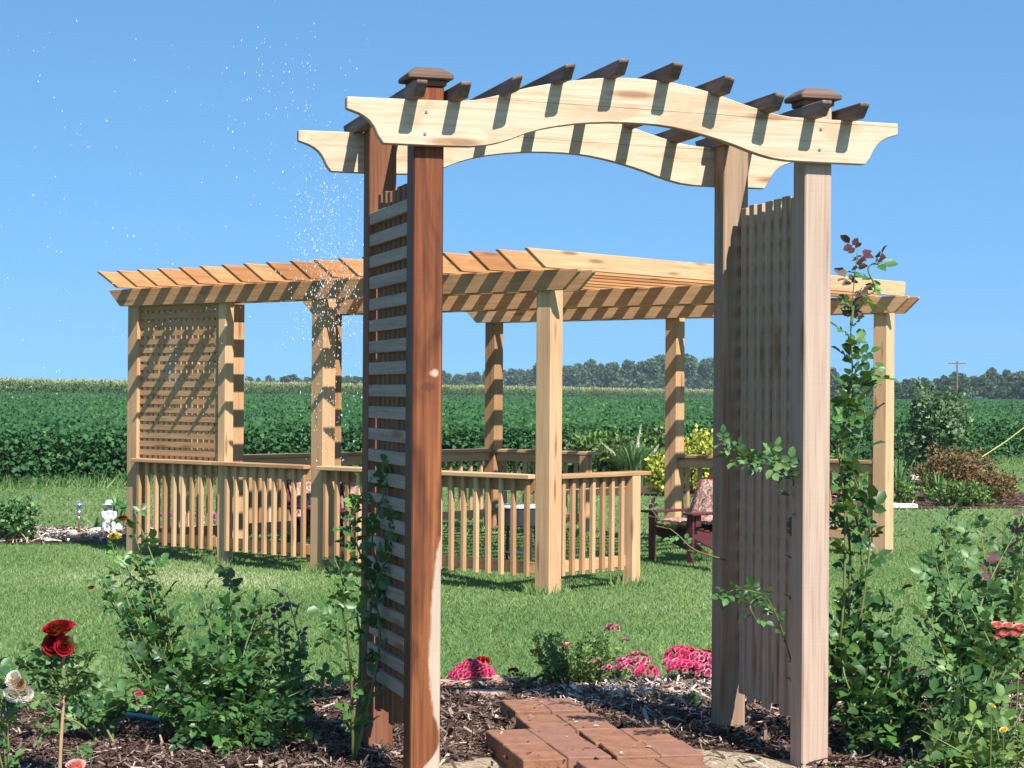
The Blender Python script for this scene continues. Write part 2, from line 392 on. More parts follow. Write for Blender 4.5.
def bed(name, u0, u1, v0, v1, res=.1):
    us = np.arange(u0, u1+res, res); vs = np.arange(v0, v1+res, res)
    U, Vv = np.meshgrid(us, vs); Z = bedz(U, Vv)
    X = AO[0]+U*math.cos(AY)-Vv*math.sin(AY); Y = AO[1]+U*math.sin(AY)+Vv*math.cos(AY)
    a, b = len(vs), len(us); i = np.arange((a-1)*(b-1)); r, cc = i//(b-1), i%(b-1); p = r*b+cc
    o = np_mesh(name, np.stack([X, Y, Z], -1).reshape(-1,3), np.stack([p, p+1, p+b+1, p+b], 1), MULCH, smooth=True)
    tag(o, kind='structure'); return o
bed('mulch_bed', -7, 8, -2.2, 3.0)

def strip_bed(name, poly, z):
    mb = MB(); mb.add([(x, y, z) for x, y in poly], [tuple(range(len(poly)))]); o = mb.build(name, MULCH); tag(o, kind='structure'); return o
def wobble(pts, n=10, a=.12):
    out = []
    for i in range(len(pts)):
        p, q = pts[i], pts[(i+1) % len(pts)]
        for k in range(n):
            t = k/n; out.append((p[0]+(q[0]-p[0])*t+random.uniform(-a,a), p[1]+(q[1]-p[1])*t+random.uniform(-a,a)))
    return out
LBED = wobble([(-9.5,18.2), (-4.1,20.2), (-3.2,22.8), (-4.8,22.2), (-9.5,19.8)])
RBED = wobble([(4.6,27.0), (9.0,28.0), (9.2,31.5), (6.8,32.0), (4.6,31.0)])
CBED = wobble([(.3,30.5), (5.2,29.6), (5.6,34.4), (1.0,36.0)])
strip_bed('mulch_strip', LBED, -.09); strip_bed('mulch_border', RBED, -.09); strip_bed('mulch_border', CBED, -.09)

def inpoly(x, y, poly):
    r = np.zeros(x.shape, bool); n_ = len(poly)
    for i in range(n_):
        x1, y1 = poly[i]; x2, y2 = poly[(i+1) % n_]
        k = ((y1 > y) != (y2 > y)) & (x < (x2-x1)*(y-y1)/(y2-y1+1e-12)+x1); r ^= k
    return r

# soybean field edge (depth at which the beans start)
EX = [-60,-30,-8,0,4,11,20,60]; EYs = [24,27,31.8,36,39,46,52,80]
def field_edge(x): return np.interp(x, EX, EYs)

# chips of bark
def chips(name, n_, uvs, zf, smin, smax, cfun, label):
    P = uvs(n_); n_ = len(P)
    z = zf(P); P = np.column_stack([P, z + rng.uniform(.002,.028,n_)])
    D = rdir(n_); D[:,2] *= .35; Nn = rdir(n_, 1.6)
    L = Leaves(np.array([(-.5,-.5,0),(.5,-.35,0),(.5,.4,0),(-.5,.5,0)], float), np.array([(0,1,2,3)]))
    S = rng.uniform(smin, smax, n_)*(.5+rng.random(n_)**2); W = rng.uniform(.05,.20,n_)
    L.add(P, D, Nn, S, W, cfun(P))
    o = L.build(name, CHIP); tag(o, label, 'bark chips', kind='stuff'); return o
m, n, bs = mat_base('bark_chip'); a = N_(n, 'ShaderNodeAttribute', attribute_name='rnd').outputs['Fac']
n.links.new(ramp(n, a, [(0, (.03,.016,.012)), (.3, (.085,.050,.038)), (.55, (.19,.125,.095)), (.75, (.33,.26,.215)), (1, (.62,.55,.49))]), bs.inputs['Base Color'])
bs.inputs['Roughness'].default_value = .85; bs.inputs['Specular IOR Level'].default_value = .15
CHIP = m
def near_uv(n_):
    D = rng.uniform(6.2, 11.0, n_); X = rng.uniform(-.34, .34, n_)*D
    u, v = w2a(X, D); k = v < edge_v(u)-.03
    sd_ = np.hypot(X-.50, (D-7.35)*1.26); k &= ((sd_ > 1.0+.12*np.sin(X*9)) | (rng.random(n_) < .06))
    return np.column_stack([X[k], D[k]])
def near_z(P):
    u, v = w2a(P[:,0], P[:,1]); return bedz(u, v)
def near_c(P):
    u, v = w2a(P[:,0], P[:,1])
    pale = np.exp(-((P[:,0]-.75)/.55)**2-((v-2.1)/.45)**2)          # bleached chips along the far border
    return np.clip(rng.beta(1.1,1.9,len(P))*.95 + pale*.5, 0, 1)
chips('bark_chips', 150000, near_uv, near_z, .02, .085, near_c, 'loose brown bark chips covering the rose bed')
def poly_uv(poly, x0, x1, y0, y1):
    def f(n_):
        x = rng.uniform(x0, x1, n_); y = rng.uniform(y0, y1, n_); k = inpoly(x, y, poly); return np.column_stack([x[k], y[k]])
    return f
chips('bark_chips', 16000, poly_uv(LBED, -10, -3, 18, 23), lambda P: np.full(len(P), -.075), .05, .14, lambda P: np.clip(rng.beta(2,1.4,len(P))+.12, 0, 1), 'pale bark chips on the strip by the garden statue')
chips('bark_chips', 6000, poly_uv(RBED, 4, 10, 26, 33), lambda P: np.full(len(P), -.09), .05, .14, lambda P: np.clip(rng.beta(1.2,2.6,len(P)), 0, 1), 'dark bark chips under the shrubs at the right')

# grass
GT = np.array([(0,.5,0),(0,-.5,0),(1,0,0)], float); GF = np.array([(0,1,2)])
def grass(name, n_, d0, d1, spread, h, wd, label):
    D = np.sqrt(rng.uniform(d0**2, d1**2, n_)); X = rng.uniform(-spread, spread, n_)*D
    u, v = w2a(X, D); k = (v > edge_v(u)-.10*rng.random(n_)) & (D < field_edge(X)+.4)
    for pl in (LBED, RBED, CBED): k &= ~inpoly(X, D, pl)
    X, D = X[k], D[k]; n_ = len(X)
    P = np.column_stack([X, D, np.full(n_, -.105)])
    d = rdir(n_, 1.1); Nn = np.column_stack([rng.normal(size=n_)*.5, -np.ones(n_), rng.normal(size=n_)*.2])
    patch = wavy(X*1.3, D*.8)+.6*wavy(X*3.1+4, D*2.3)
    dry = np.exp(-((X+2.6)/1.3)**2-((D-16.3)/.9)**2)*.35
    C = np.clip(rng.beta(2,2,n_)*.75 + .15*patch + .1 + dry, 0, 1)
    H = h*rng.uniform(.5,1.25,n_); L = Leaves(GT, GF); L.add(P, d, Nn, H, wd/H, C)
    o = L.build(name, GRASS); tag(o, label, 'grass', kind='stuff')
grass('grass', 300000, 9.2, 21, .34, .036, .010, 'short mown green grass between rose bed and pergola')
grass('grass', 110000, 21, 50, .34, .05, .022, 'mown green grass beyond the pergola up to the field')
# ------------------------------------------------------------------ soybean field
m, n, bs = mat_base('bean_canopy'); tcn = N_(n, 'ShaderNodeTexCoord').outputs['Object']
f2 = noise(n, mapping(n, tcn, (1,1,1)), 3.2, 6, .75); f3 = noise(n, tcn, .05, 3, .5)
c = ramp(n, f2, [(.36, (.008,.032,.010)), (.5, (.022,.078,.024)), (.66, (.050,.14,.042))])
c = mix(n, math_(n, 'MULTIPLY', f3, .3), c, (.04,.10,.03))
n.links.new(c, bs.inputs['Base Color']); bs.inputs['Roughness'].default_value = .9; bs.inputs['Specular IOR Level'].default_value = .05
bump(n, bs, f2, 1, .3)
def canopy():
    V = []; xs = np.concatenate([[-900,-400,-200,-110,-60], np.linspace(-40,50,61), [80,140,260,600,1200]])
    ts = np.concatenate([[0,.001], np.linspace(.3,12,20)**1, [15,20,30,45,70,100,150,220,330,480,700,1000,1500]])
    rows = []
    for i, t in enumerate(ts):
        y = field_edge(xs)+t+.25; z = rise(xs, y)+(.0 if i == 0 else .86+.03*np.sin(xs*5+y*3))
        rows.append(np.column_stack([xs, y, z]))
    V = np.concatenate(rows); a, b = len(ts), len(xs); i = np.arange((a-1)*(b-1)); r, cc = i//(b-1), i%(b-1); p = r*b+cc
    o = np_mesh('bean_field', V, np.stack([p, p+1, p+b+1, p+b], 1), m, smooth=False); tag(o, 'dark green soybean field reaching back to the trees', 'crop field', kind='stuff'); return o
canopy()
def beans(n_, t0, t1, xr, size, zlo, zhi, label, name='bean_leaves'):
    x = rng.uniform(-xr, xr, n_)*1.0; t = t0+(t1-t0)*rng.random(n_)**1.3; y = field_edge(x)+t
    k = np.abs(x) < .36*y+2; x, y, t = x[k], y[k], t[k]; n_ = len(x)
    z = rise(x, y)+rng.uniform(zlo, zhi, n_)
    z += .07*np.sin(x*2.3+1.7*np.sin(y*1.3))*np.sin(y*1.9+x*.8)*np.clip((z+.1)/.8,0,1)
    C = np.clip(rng.beta(1.8,2.4,n_)*.95+.10*wavy(x*.7, y*.5)+.06, 0, 1)
    L = Leaves(ST, SF); d = rdir(n_, .1); L.add(np.column_stack([x,y,z]), d, rdir(n_, 1.3)+np.array([0,-.6,0]), size*rng.uniform(.6,1.3,n_), 1.3, C)
    o = L.build(name, LEAF_SOY); tag(o, label, 'bean plants', kind='stuff')
beans(170000, -.55, 1.8, 24, .092, .02, 1.0, 'bushy front rows of soybean plants at the edge of the lawn')
beans(300000, 1.2, 22, 30, .075, .76, 1.03, 'near soybean leaves on top of the field')
beans(220000, 20, 130, 60, .125, .74, 1.06, 'distant soybean leaves on top of the field')
# tufts of taller grass along the field edge
n_ = 26000; x = rng.uniform(-20, 24, n_); y = field_edge(x)+rng.normal(-.35,.3,n_)
L = Leaves(GT, GF); L.add(np.column_stack([x,y,np.full(n_,-.1)]), rdir(n_, 1.3), np.array([0.,-1,.1]), rng.uniform(.10,.30,n_), .07, rng.beta(2,3,n_))
tag(L.build('edge_grass', GRASS), 'long uncut grass along the foot of the soybeans', 'grass', kind='stuff')

# corn
m, n, bs = mat_base('corn_leaf'); a = N_(n, 'ShaderNodeAttribute', attribute_name='rnd').outputs['Fac']
n.links.new(ramp(n, a, [(0, (.04,.085,.025)), (.55, (.10,.17,.05)), (.8, (.20,.23,.10)), (1, (.38,.35,.19))]), bs.inputs['Base Color'])
bs.inputs['Roughness'].default_value = .8; bs.inputs['Specular IOR Level'].default_value = .1
def corn(n_):
    s = rng.random(n_); d = rng.random(n_)**2*24
    x = -75+130*s; y = 172+255*s+d*1.1; base = rise(x, y)
    hh = rng.uniform(.15, 1.0, n_); z = base+2.15*hh+.1*wavy(x,y)
    C = np.clip(hh**2.2*.9+rng.normal(0,.13,n_), 0, 1)
    dd_ = rdir(n_, .9); L = Leaves(ST, SF); L.add(np.column_stack([x,y,z]), dd_, np.column_stack([rng.normal(size=n_)*.6,-np.ones(n_),rng.normal(size=n_)*.4]), rng.uniform(.25,.6,n_), .4, C)
    tag(L.build('corn_leaves', m), 'strip of tasselled corn standing beyond the soybeans', 'corn', kind='stuff')
    mb = MB(); c0 = (-75,174); c1 = (55,429)
    mb.add([(c0[0],c0[1],0),(c1[0],c1[1],0),(c1[0],c1[1],2.0),(c0[0],c0[1],2.0),(c0[0]-6,c0[1]+40,2.1),(c1[0]-6,c1[1]+40,2.1),(c0[0]-6,c0[1]+40,0),(c1[0]-6,c1[1]+40,0)],
           [(0,1,2,3),(3,2,5,4),(6,7,5,4),(0,3,4,6),(1,2,5,7)])
    o = mb.build('corn_stand', CORNB); tag(o, 'dense dark inside of the corn strip beyond the soybeans', 'corn', kind='stuff')
CORNB = plain('corn_inside', (.10,.14,.05), .9, scale=3)
corn(110000)

# ------------------------------------------------------------------ far trees
def tree_mesh(seed, h, wr, kind):
    g = np.random.default_rng(seed); k = g.integers(12, 20)
    L = Leaves(ST, SF)
    for i in range(k):
        a = g.random()*6.28; t = g.random(); zc = h*(.22+.62*t); rr = wr*(1.15-.75*t)*g.random()**.5*.75
        c = np.array([rr*math.cos(a), rr*math.sin(a), zc]); rad = wr*g.uniform(.22,.48)*(1.1-.4*t)
        n_ = 170; d = norm(g.normal(size=(n_,3))); p = c+d*rad*g.uniform(.55,1.05,n_)[:,None]*np.array([1,1,.85])
        p[:,2] = np.clip(p[:,2], .2, h*1.02)
        L.add(p, norm(d+.9*norm(g.normal(size=(n_,3)))), norm(d+.4*g.normal(size=(n_,3))), g.uniform(.35,.85,n_)*(h/9), 1.4, np.clip(g.beta(2,2,n_)*.7+.2*g.random(), 0, 1))
    return L
def make_tree(seed, h, wr):
    t = thing('field_tree', 'x', 'tree')
    tree_mesh(seed, h, wr, 0).build('crown', LEAF_TREE, t)
    mb = MB(); mb.tube([(0,0,-.3),(.05*h,.02*h,h*.35),(0,0,h*.75)], [.035*h,.025*h,.008*h], 6)
    for a in range(4):
        q = a*1.57+.4; mb.tube([(.03*h,.01*h,h*(.3+.1*a)),(math.cos(q)*wr*.6,math.sin(q)*wr*.6,h*(.5+.1*a))], [.014*h,.004*h], 4)
    mb.build('trunk', BARK, t); return t
def copy_tree(o):
    r = o.copy(); COL.objects.link(r)
    for ch in o.children:
        c = ch.copy(); COL.objects.link(c); c.parent = r
    return r
protos = [(make_tree(100+i, 9, 2.6+.5*(i%3)), 9) for i in range(6)]
used = [False]*6
# tree specs: px, top y, base D
specs = []
def span(p0, p1, step, topf, D0, D1, where):
    p = p0
    while p < p1:
        D = random.uniform(D0, D1); specs.append((p, topf(p)+random.uniform(-2.5,3), D, where)); p += step*random.uniform(.7,1.3)
span(249, 372, 9, lambda p: 374, 560, 640, 'left')
span(425, 600, 10, lambda p: np.interp(p, [425,500,530,570,600], [372,366,359,363,360]), 600, 700, 'middle')
span(590, 735, 9, lambda p: np.interp(p, [590,640,680,735], [360,355,350,361]), 540, 640, 'middle')
span(735, 840, 12, lambda p: 366, 460, 560, 'middle')
span(836, 905, 9, lambda p: np.interp(p, [836,870,905], [371,372,377]), 400, 470, 'right')
span(895, 1120, 9, lambda p: np.interp(p, [900,940,985,1024], [377,374,368,367]), 370, 440, 'right')
span(300, 480, 14, lambda p: 377, 680, 720, 'left')
span(1015, 1300, 16, lambda p: 368, 380, 440, 'right')
specs.sort(key=lambda s: s[0])
sizew = ['low', 'middling', 'tall']; posw = {'left': 'in the thin far tree line at the left', 'middle': 'in the wood beyond the field behind the pergola', 'right': 'in the darker wood at the right'}
for i, (px, ty, D, where) in enumerate(specs):
    j = random.randrange(6); P0, h0 = protos[j]
    o = P0 if not used[j] else copy_tree(P0); used[j] = True
    g = at(px, 392, D); gz = float(rise(g.x, g.y)); top = at(px, ty, D); h = max(3, top.z-gz); s = h/h0
    wide = max(s, .8*random.uniform(.85,1.3)*(1 if D > 500 else .8))
    o.location = (g.x, D, gz); o.scale = (wide, wide, s); o.rotation_euler[2] = random.uniform(0, 6.28)
    sw = sizew[min(2, max(0, int((h-5)/3.2)))]
    o['label'] = f'{sw} green tree {posw[where]}'; o['category'] = 'tree'; o['group'] = f'{sw} trees {posw[where]}'
for j in range(6):
    if not used[j]:
        for c in list(protos[j][0].children): bpy.data.objects.remove(c)
        bpy.data.objects.remove(protos[j][0])

# utility pole
g = at(957, 398, 300); t = thing('utility_pole', 'thin grey utility pole with crossarm rising above the right wood', 'utility pole', (g.x, 300, -.1))
h = at(957, 361, 300).z+.1
mb = MB(); mb.tube([(0,0,0),(0,0,h)], [.16,.11], 8); mb.build('pole', BARK, t)
mb = MB(); mb.box(-1.3,1.3,-.07,.07,h-.45,h-.28); mb.build('crossarm', BARK, t)
for x in (-1.15,-.5,.5,1.15):
    mb = MB(); mb.lathe([(.04,0),(.09,.06),(.05,.2),(.03,.24)], (x,0,h-.28), 8); mb.build('insulator', plain('ceramic', (.4,.4,.4)), t)

# ------------------------------------------------------------------ pergola
pg = thing('pergola', 'large light cedar pergola with slanted rafters and a picket railing on the lawn', 'pergola', PO, PY)
Z = .1   # local z of eye-frame zero (lawn lies at -.1)
def zz(z): return z+Z
def p_post(u0, u1, v0, v1, z1, ax='z'):
    mb = MB(); mb.box(u0, u1, v0, v1, -.05, zz(z1)); return mb.build('post', M['cedar_z'], pg, bevel=.006)
PW = .148
for (u0, v0, z1) in ((-5.22,.04,2.385), (-2.73,.04,2.385), (-.222,.04,2.385), (-5.20,2.515,2.385), (-.222,2.515,2.385), (-5.21,5.04,2.385), (-2.70,5.04,2.385), (-.222,5.04,2.385)):
    p_post(u0, u0+PW, v0, v0+PW, z1)
p_post(-3.94, -3.84, .045, .145, 2.385); p_post(-5.20, -5.052, 1.19, 1.338, 2.398)
p_post(-.17, -.065, 1.075, 1.18, .787); p_post(-3.85, -3.745, 5.05, 5.155, .787)
def p_beam(u0, u1, v0, v1, z0=2.232, z1=2.390, mit=.155):
    mb = MB(); mb.prism([(u0, zz(z1)), (u0, zz(z1)-.022), (u0+mit, zz(z0)), (u1-mit, zz(z0)), (u1, zz(z1)-.022), (u1, zz(z1))], 'y', v0, v1)
    return mb.build('beam', M['cedar_x'], pg, bevel=.004)
p_beam(-5.446, .225, 0, .038); p_beam(-5.43, .215, .190, .228)
p_beam(-5.446, .225, 2.474, 2.512); p_beam(-5.43, .21, 2.665, 2.703)
p_beam(-5.47, .175, 5.0, 5.038); p_beam(-5.43, .175, 5.19, 5.228)
for i in range(19):
    u = -5.115+i*(5.15/18); j = random.uniform(-.006,.006)
    mb = MB(); mb.prism([(-.39, zz(2.532)), (-.365, zz(2.515)), (-.165, zz(2.393)), (5.14, zz(2.393)), (5.16, zz(2.40)), (5.18, zz(2.532))], 'x', u-.019+j, u+.019+j)
    mb.build('rafter', M['rafter_y'] if i < 18 else M['cedar_y'], pg, bevel=.004)

def railing(p, q, nb, out, cap_ext=(0,0)):
    """railing between local points p,q; out = outward normal; one part with its pieces as sub-parts"""
    p = Vector((*p,0)); q = Vector((*q,0)); d = (q-p); ln = d.length; d.normalize(); o_ = Vector((*out,0))
    Mx = Matrix((( d.x, -o_.x, 0, p.x), (d.y, -o_.y, 0, p.y), (0,0,1,0), (0,0,0,1)))   # local x along rail, y inwards
    ax = 'cedar_x' if abs(d.x) > .5 else 'cedar_y'
    e = bpy.data.objects.new('railing', None); COL.objects.link(e); e.parent = pg; e.empty_display_size = .1
    MB().box(-cap_ext[0], ln+cap_ext[1], -.035, .115, zz(.785), zz(.820), Mx).build('cap_rail', M[ax], e, bevel=.005)
    MB().box(0, ln, .040, .078, zz(.690), zz(.783), Mx).build('top_rail', M[ax], e, bevel=.003)
    MB().box(0, ln, .040, .078, zz(.055), zz(.145), Mx).build('bottom_rail', M[ax], e, bevel=.003)
    for i in range(nb):
        x = ln*(i+.5)/nb+random.uniform(-.004,.004)
        MB().box(x-.018, x+.018, .002, .038, zz(.030), zz(.783), Mx).build('baluster', M['cedar_z'], e, bevel=.003)
railing((-5.072,.0), (-3.94,.0), 9, (0,-1), (.0,.0)); railing((-3.84,.0), (-2.73,.0), 9, (0,-1), (.1,.0))
railing((-2.582,.0), (-.222,.0), 18, (0,-1))
railing((-.10,.188), (-.10,1.18), 8, (1,0), (0,.14))
railing((-5.20,1.19), (-5.20,.19), 8, (-1,0)); railing((-5.20,2.515), (-5.20,1.338), 9, (-1,0)); railing((-5.20,5.04), (-5.20,2.66), 14, (-1,0))
railing((-3.745,5.16), (-5.06,5.16), 9, (0,1), (.1,0)); railing((-.222,5.16), (-2.552,5.16), 15, (0,1))

def p_lattice(a0, a1, z0, z1, plane):
    e = bpy.data.objects.new('lattice_panel', None); COL.objects.link(e); e.parent = pg
    h = MB(); v = MB(); ft = MB(); st = .0785
    def bx(mb, a, b, y0, y1, c, d):
        if plane[0] == 'v': mb.box(a, b, plane[1]+y0, plane[1]+y1, zz(c), zz(d))
        else: mb.box(plane[1]+y0, plane[1]+y1, a, b, zz(c), zz(d))
    k = z0+.03
    while k < z1-.03: bx(h, a0, a1, .0, .012, k, k+.050+random.uniform(-.003,.003)); k += st
    k = a0+.035
    while k < a1-.02: bx(v, k, k+.048, .0145, .026, z0, z1); k += st
    hx = 'cedar_x' if plane[0] == 'v' else 'cedar_y'
    h.build('horizontal_slats', M[hx], e); v.build('upright_slats', M['cedar_z'], e)
p_lattice(-5.072, -3.94, .822, 2.228, ('v', .07)); p_lattice(.19, 1.19, .822, 2.38, ('u', -5.12))

# ------------------------------------------------------------------ arbor
ar = thing('garden_arbor', 'arched wooden garden arbor with lattice sides standing over the brick steps', 'arbor', AO, AY)
pw = .113
def a_post(u, v0, mt, top=2.575, h=.0):
    return MB().box(u-pw/2, u+pw/2, v0, v0+pw, -.12, top).build('post', mt, ar, bevel=.005)
M['post_rear_l'] = wood('post_rear_l', ((.34,.17,.11), (.25,.11,.065), (.14,.055,.03)), 'z')[0]
UL, UR = .181, 1.745
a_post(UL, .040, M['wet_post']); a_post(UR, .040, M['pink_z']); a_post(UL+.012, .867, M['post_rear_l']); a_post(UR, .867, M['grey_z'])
for u in (UL, UR):
    for v in (.0965, .9235):
        mb = MB(); a = .086
        mb.box(u-.064, u+.064, v-.064, v+.064, 2.577, 2.600)
        prof = [(a, 2.600), (a, 2.618), (.052, 2.645)]
        vs = []
        for r, z in prof: vs += [(u-r,v-r,z),(u+r,v-r,z),(u+r,v+r,z),(u-r,v+r,z)]
        fs = [(3,2,1,0),(8,9,10,11)]
        for k in range(2): fs += [(k*4+i, k*4+(i+1)%4, k*4+4+(i+1)%4, k*4+4+i) for i in range(4)]
        mb.add(vs, fs); mb.build('post_cap', M['cap'], ar, bevel=.004)
bot = [(.001,2.353),(.23,2.352),(.36,2.355),(.46,2.378),(.571,2.424),(.70,2.452),(.84,2.467),(.963,2.470),(1.09,2.466),(1.22,2.444),(1.35,2.412),(1.46,2.375),(1.56,2.353),(1.70,2.350),(1.925,2.350)]
tipr = [(1.945,2.375),(1.968,2.420),(2.005,2.452),(2.066,2.472)]
topp = [(2.066,2.516),(1.70,2.520),(1.579,2.523),(1.446,2.552),(1.293,2.597),(1.166,2.625),(1.04,2.638),(.913,2.640),(.80,2.630),(.66,2.608),(.52,2.577),(.42,2.545),(.324,2.523),(.20,2.519),(-.136,2.518)]
tipl = [(-.136,2.474),(-.078,2.455),(-.040,2.424),(-.018,2.378)]
def smooth_poly(ctrl, it=2):
    for _ in range(it):
        o = [ctrl[0]]
        for a, b in zip(ctrl[:-1], ctrl[1:]):
            o += [(a[0]*.75+b[0]*.25, a[1]*.75+b[1]*.25), (a[0]*.25+b[0]*.75, a[1]*.25+b[1]*.75)]
        ctrl = o+[ctrl[-1]]
    return ctrl
prof = smooth_poly(bot, 1)+smooth_poly(tipr, 1)+smooth_poly(topp, 1)+smooth_poly(tipl, 1)
def topz(u): return float(np.interp(u, [p[0] for p in topp[::-1]], [p[1] for p in topp[::-1]]))
MB().prism(prof, 'y', 0, .038).build('arched_beam', M['arch'], ar, bevel=.003)
MB().prism(prof, 'y', .982, 1.020).build('arched_beam', M['arch'], ar, bevel=.003)
M['raft_a'] = wood('raft_a', ((.26,.20,.18), (.18,.13,.115), (.10,.065,.055)), 'y', var=.25)[0]
for i, ur in enumerate((.128,.291,.484,.685,.893,1.106,1.313,1.517,1.712,1.87)):
    u0, u1 = ur-.040, ur; zb = min(topz(u0), topz(u1))-.004; dz = (topz(u1)-topz(u0))*.5
    mb = MB(); vs = []
    prf = [(-.148, zb+.044), (-.102, zb), (1.125, zb), (1.168, zb+.044), (1.168, zb+.054), (-.148, zb+.054)]
    for u, s in ((u0, -dz), (u1, dz)): vs += [(u, v, z+s) for v, z in prf]
    mb.add(vs, [tuple(range(6)), tuple(range(11,5,-1))]+[(k, k+6, (k+1)%6+6, (k+1)%6) for k in range(6)])
    mb.build('rafter', M['raft_a'], ar, bevel=.003)
def a_lattice(u_out, u_in, mo, mi, hz):
    """cross slats on the outer side, uprights on the inner side"""
    e = bpy.data.objects.new('lattice_panel', None); COL.objects.link(e); e.parent = ar
    h = MB(); k = hz[0]
    while k < hz[1]: h.box(min(u_out), max(u_out), .155, .865, k, k+.048+random.uniform(-.002,.002)); k += .087
    h.build('cross_slats', mo, e, bevel=.002)
    v = MB(); k = .165
    while k < .84: v.box(min(u_in), max(u_in), k, k+.052, .17+random.uniform(-.02,.02), 2.245+random.uniform(-.008,.008)); k += .0845
    v.build('upright_slats', mi, e, bevel=.002)
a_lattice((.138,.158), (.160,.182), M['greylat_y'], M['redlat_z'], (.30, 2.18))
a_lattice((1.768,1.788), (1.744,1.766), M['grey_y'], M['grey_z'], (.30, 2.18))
for (u, z) in ((.160,2.475), (.155,2.395), (1.735,2.48), (1.73,2.40)):
    mb = MB(); mb.lathe([(.0045,0),(.006,.002),(.004,.004)], (0,0,0), 8)
    o = mb.build('screw', M['steel'], ar); o.location = (u, -.001, z); o.rotation_euler = (R(90),0,0)

# ------------------------------------------------------------------ brick steps
m, n, bs = mat_base('brick'); tcn = N_(n, 'ShaderNodeTexCoord').outputs['Object']; oi = N_(n, 'ShaderNodeObjectInfo').outputs['Random']
f1 = noise(n, tcn, 9, 4, .65); f2 = noise(n, tcn, 120, 3, .7)
c = ramp(n, math_(n, 'ADD', math_(n, 'MULTIPLY', f1, .6), math_(n, 'MULTIPLY', f2, .4)), [(.34, (.16,.072,.043)), (.5, (.25,.117,.068)), (.68, (.34,.185,.115))])
c = mix(n, math_(n, 'MULTIPLY', ramp(n, oi, [(.35, (0,0,0)), (.75, (1,1,1))]), .5), c, (.23,.12,.095))
n.links.new(c, bs.inputs['Base Color']); bs.inputs['Roughness'].default_value = .85; bs.inputs['Specular IOR Level'].default_value = .2
bump(n, bs, math_(n, 'ADD', f2, f1), .5, .006)
BRICK = m
BO, BY = (.05,7.45), .23
def b2w(u, v): return BO[0]+u*math.cos(BY)-v*math.sin(BY), BO[1]+u*math.sin(BY)+v*math.cos(BY)
bricks = []
def slab(u0, u1, v0, v1, nu, nv, skew=0, top=.08, where=''):
    for i in range(nu):
        for j in range(nv):
            a0 = u0+(u1-u0)*i/nu; a1 = u0+(u1-u0)*(i+1)/nu; b0 = v0+(v1-v0)*j/nv; b1 = v0+(v1-v0)*(j+1)/nv
            bricks.append(((a0+a1)/2, (b0+b1)/2, a1-a0, b1-b0, skew, top+random.uniform(-.002,.002), where, i, nu, j, nv))
slab(.25, .57, 1.16, 1.49, 2, 1, -.03, .075, 'farthest step')
slab(.21, .56, .64, 1.04, 2, 1, -.04, .078, 'second step')
slab(.0, .345, .0, .655, 2, 2, 0, .085, 'left half of the wide step')
slab(.372, .715, .0, .61, 2, 2, -.05, .082, 'right half of the wide step')
slab(.20, .66, -.36, -.012, 3, 1, 0, .075, 'step nearest the camera')
slab(.20, .66, -.74, -.37, 3, 1, .02, .07, 'step nearest the camera')
for k, (u, v, du, dv, sk, top, where, i, nu, j, nv) in enumerate(bricks):
    x, y = b2w(u, v); mb = MB(); hh = .10
    mb.box(-du/2+.0012, du/2-.0012, -dv/2+.0012, dv/2-.0012, -hh, 0)
    o = mb.build('brick_paver', BRICK, bevel=.004)
    o.location = (x, y, top); o.rotation_euler = (random.uniform(-.006,.006), random.uniform(-.006,.006), BY+sk)
    side = {0:'left', nu-1:'right'}.get(i, 'middle'); dep = '' if nv == 1 else (', near row' if j == 0 else ', far row')
    if v < -.37: where = 'step under the arbor front'
    tag(o, f'red brick paver, {side} one in the {where}{dep}', 'paver', 'red brick pavers of the stepped path')

# grass tufts left by the mower at the foot of the posts, litter on the bricks
tp = []
for (u, v) in ((-5.15,.1),(-3.89,.08),(-2.66,.1),(-.148,.1),(-5.13,1.26),(-5.13,2.59),(-.148,2.59),(-5.14,5.1),(-2.63,5.1),(-.148,5.1),(-.12,1.13),(-3.8,5.1)):
    for _ in range(260):
        a = random.random()*6.28; q = random.uniform(.07,.17); tp.append(p2w(u+math.cos(a)*q, v+math.sin(a)*q, -.11))
tp = np.array(tp); L = Leaves(GT, GF); n_ = len(tp)
L.add(tp, rdir(n_, 1.5), np.array([0.,-1,.1]), rng.uniform(.05,.13,n_), .12, rng.beta(2,2,n_))
tag(L.build('grass_tufts', GRASS), 'longer grass tufts round the feet of the pergola posts', 'grass', kind='stuff')
lp = []
for _ in range(150):
    u_, v_ = random.uniform(.02,.70), random.choice([random.uniform(-.3,.6), random.uniform(.66,1.0), random.uniform(1.18,1.45)])
    if v_ > .62 and not (.24 < u_ < .54): continue
    x_, y_ = b2w(u_, v_); lp.append((x_, y_, .089))
lp = np.array(lp); n_ = len(lp); L = Leaves(np.array([(-.5,-.5,0),(.5,-.35,0),(.5,.4,0),(-.5,.5,0)], float), np.array([(0,1,2,3)]))
L.add(lp, rdir(n_)*np.array([1,1,.1]), rdir(n_, 3), rng.uniform(.006,.028,n_), rng.uniform(.2,.6,n_), rng.random(n_))
tag(L.build('bark_litter', CHIP), 'crumbs of bark scattered on the brick pavers', 'bark chips', kind='stuff')

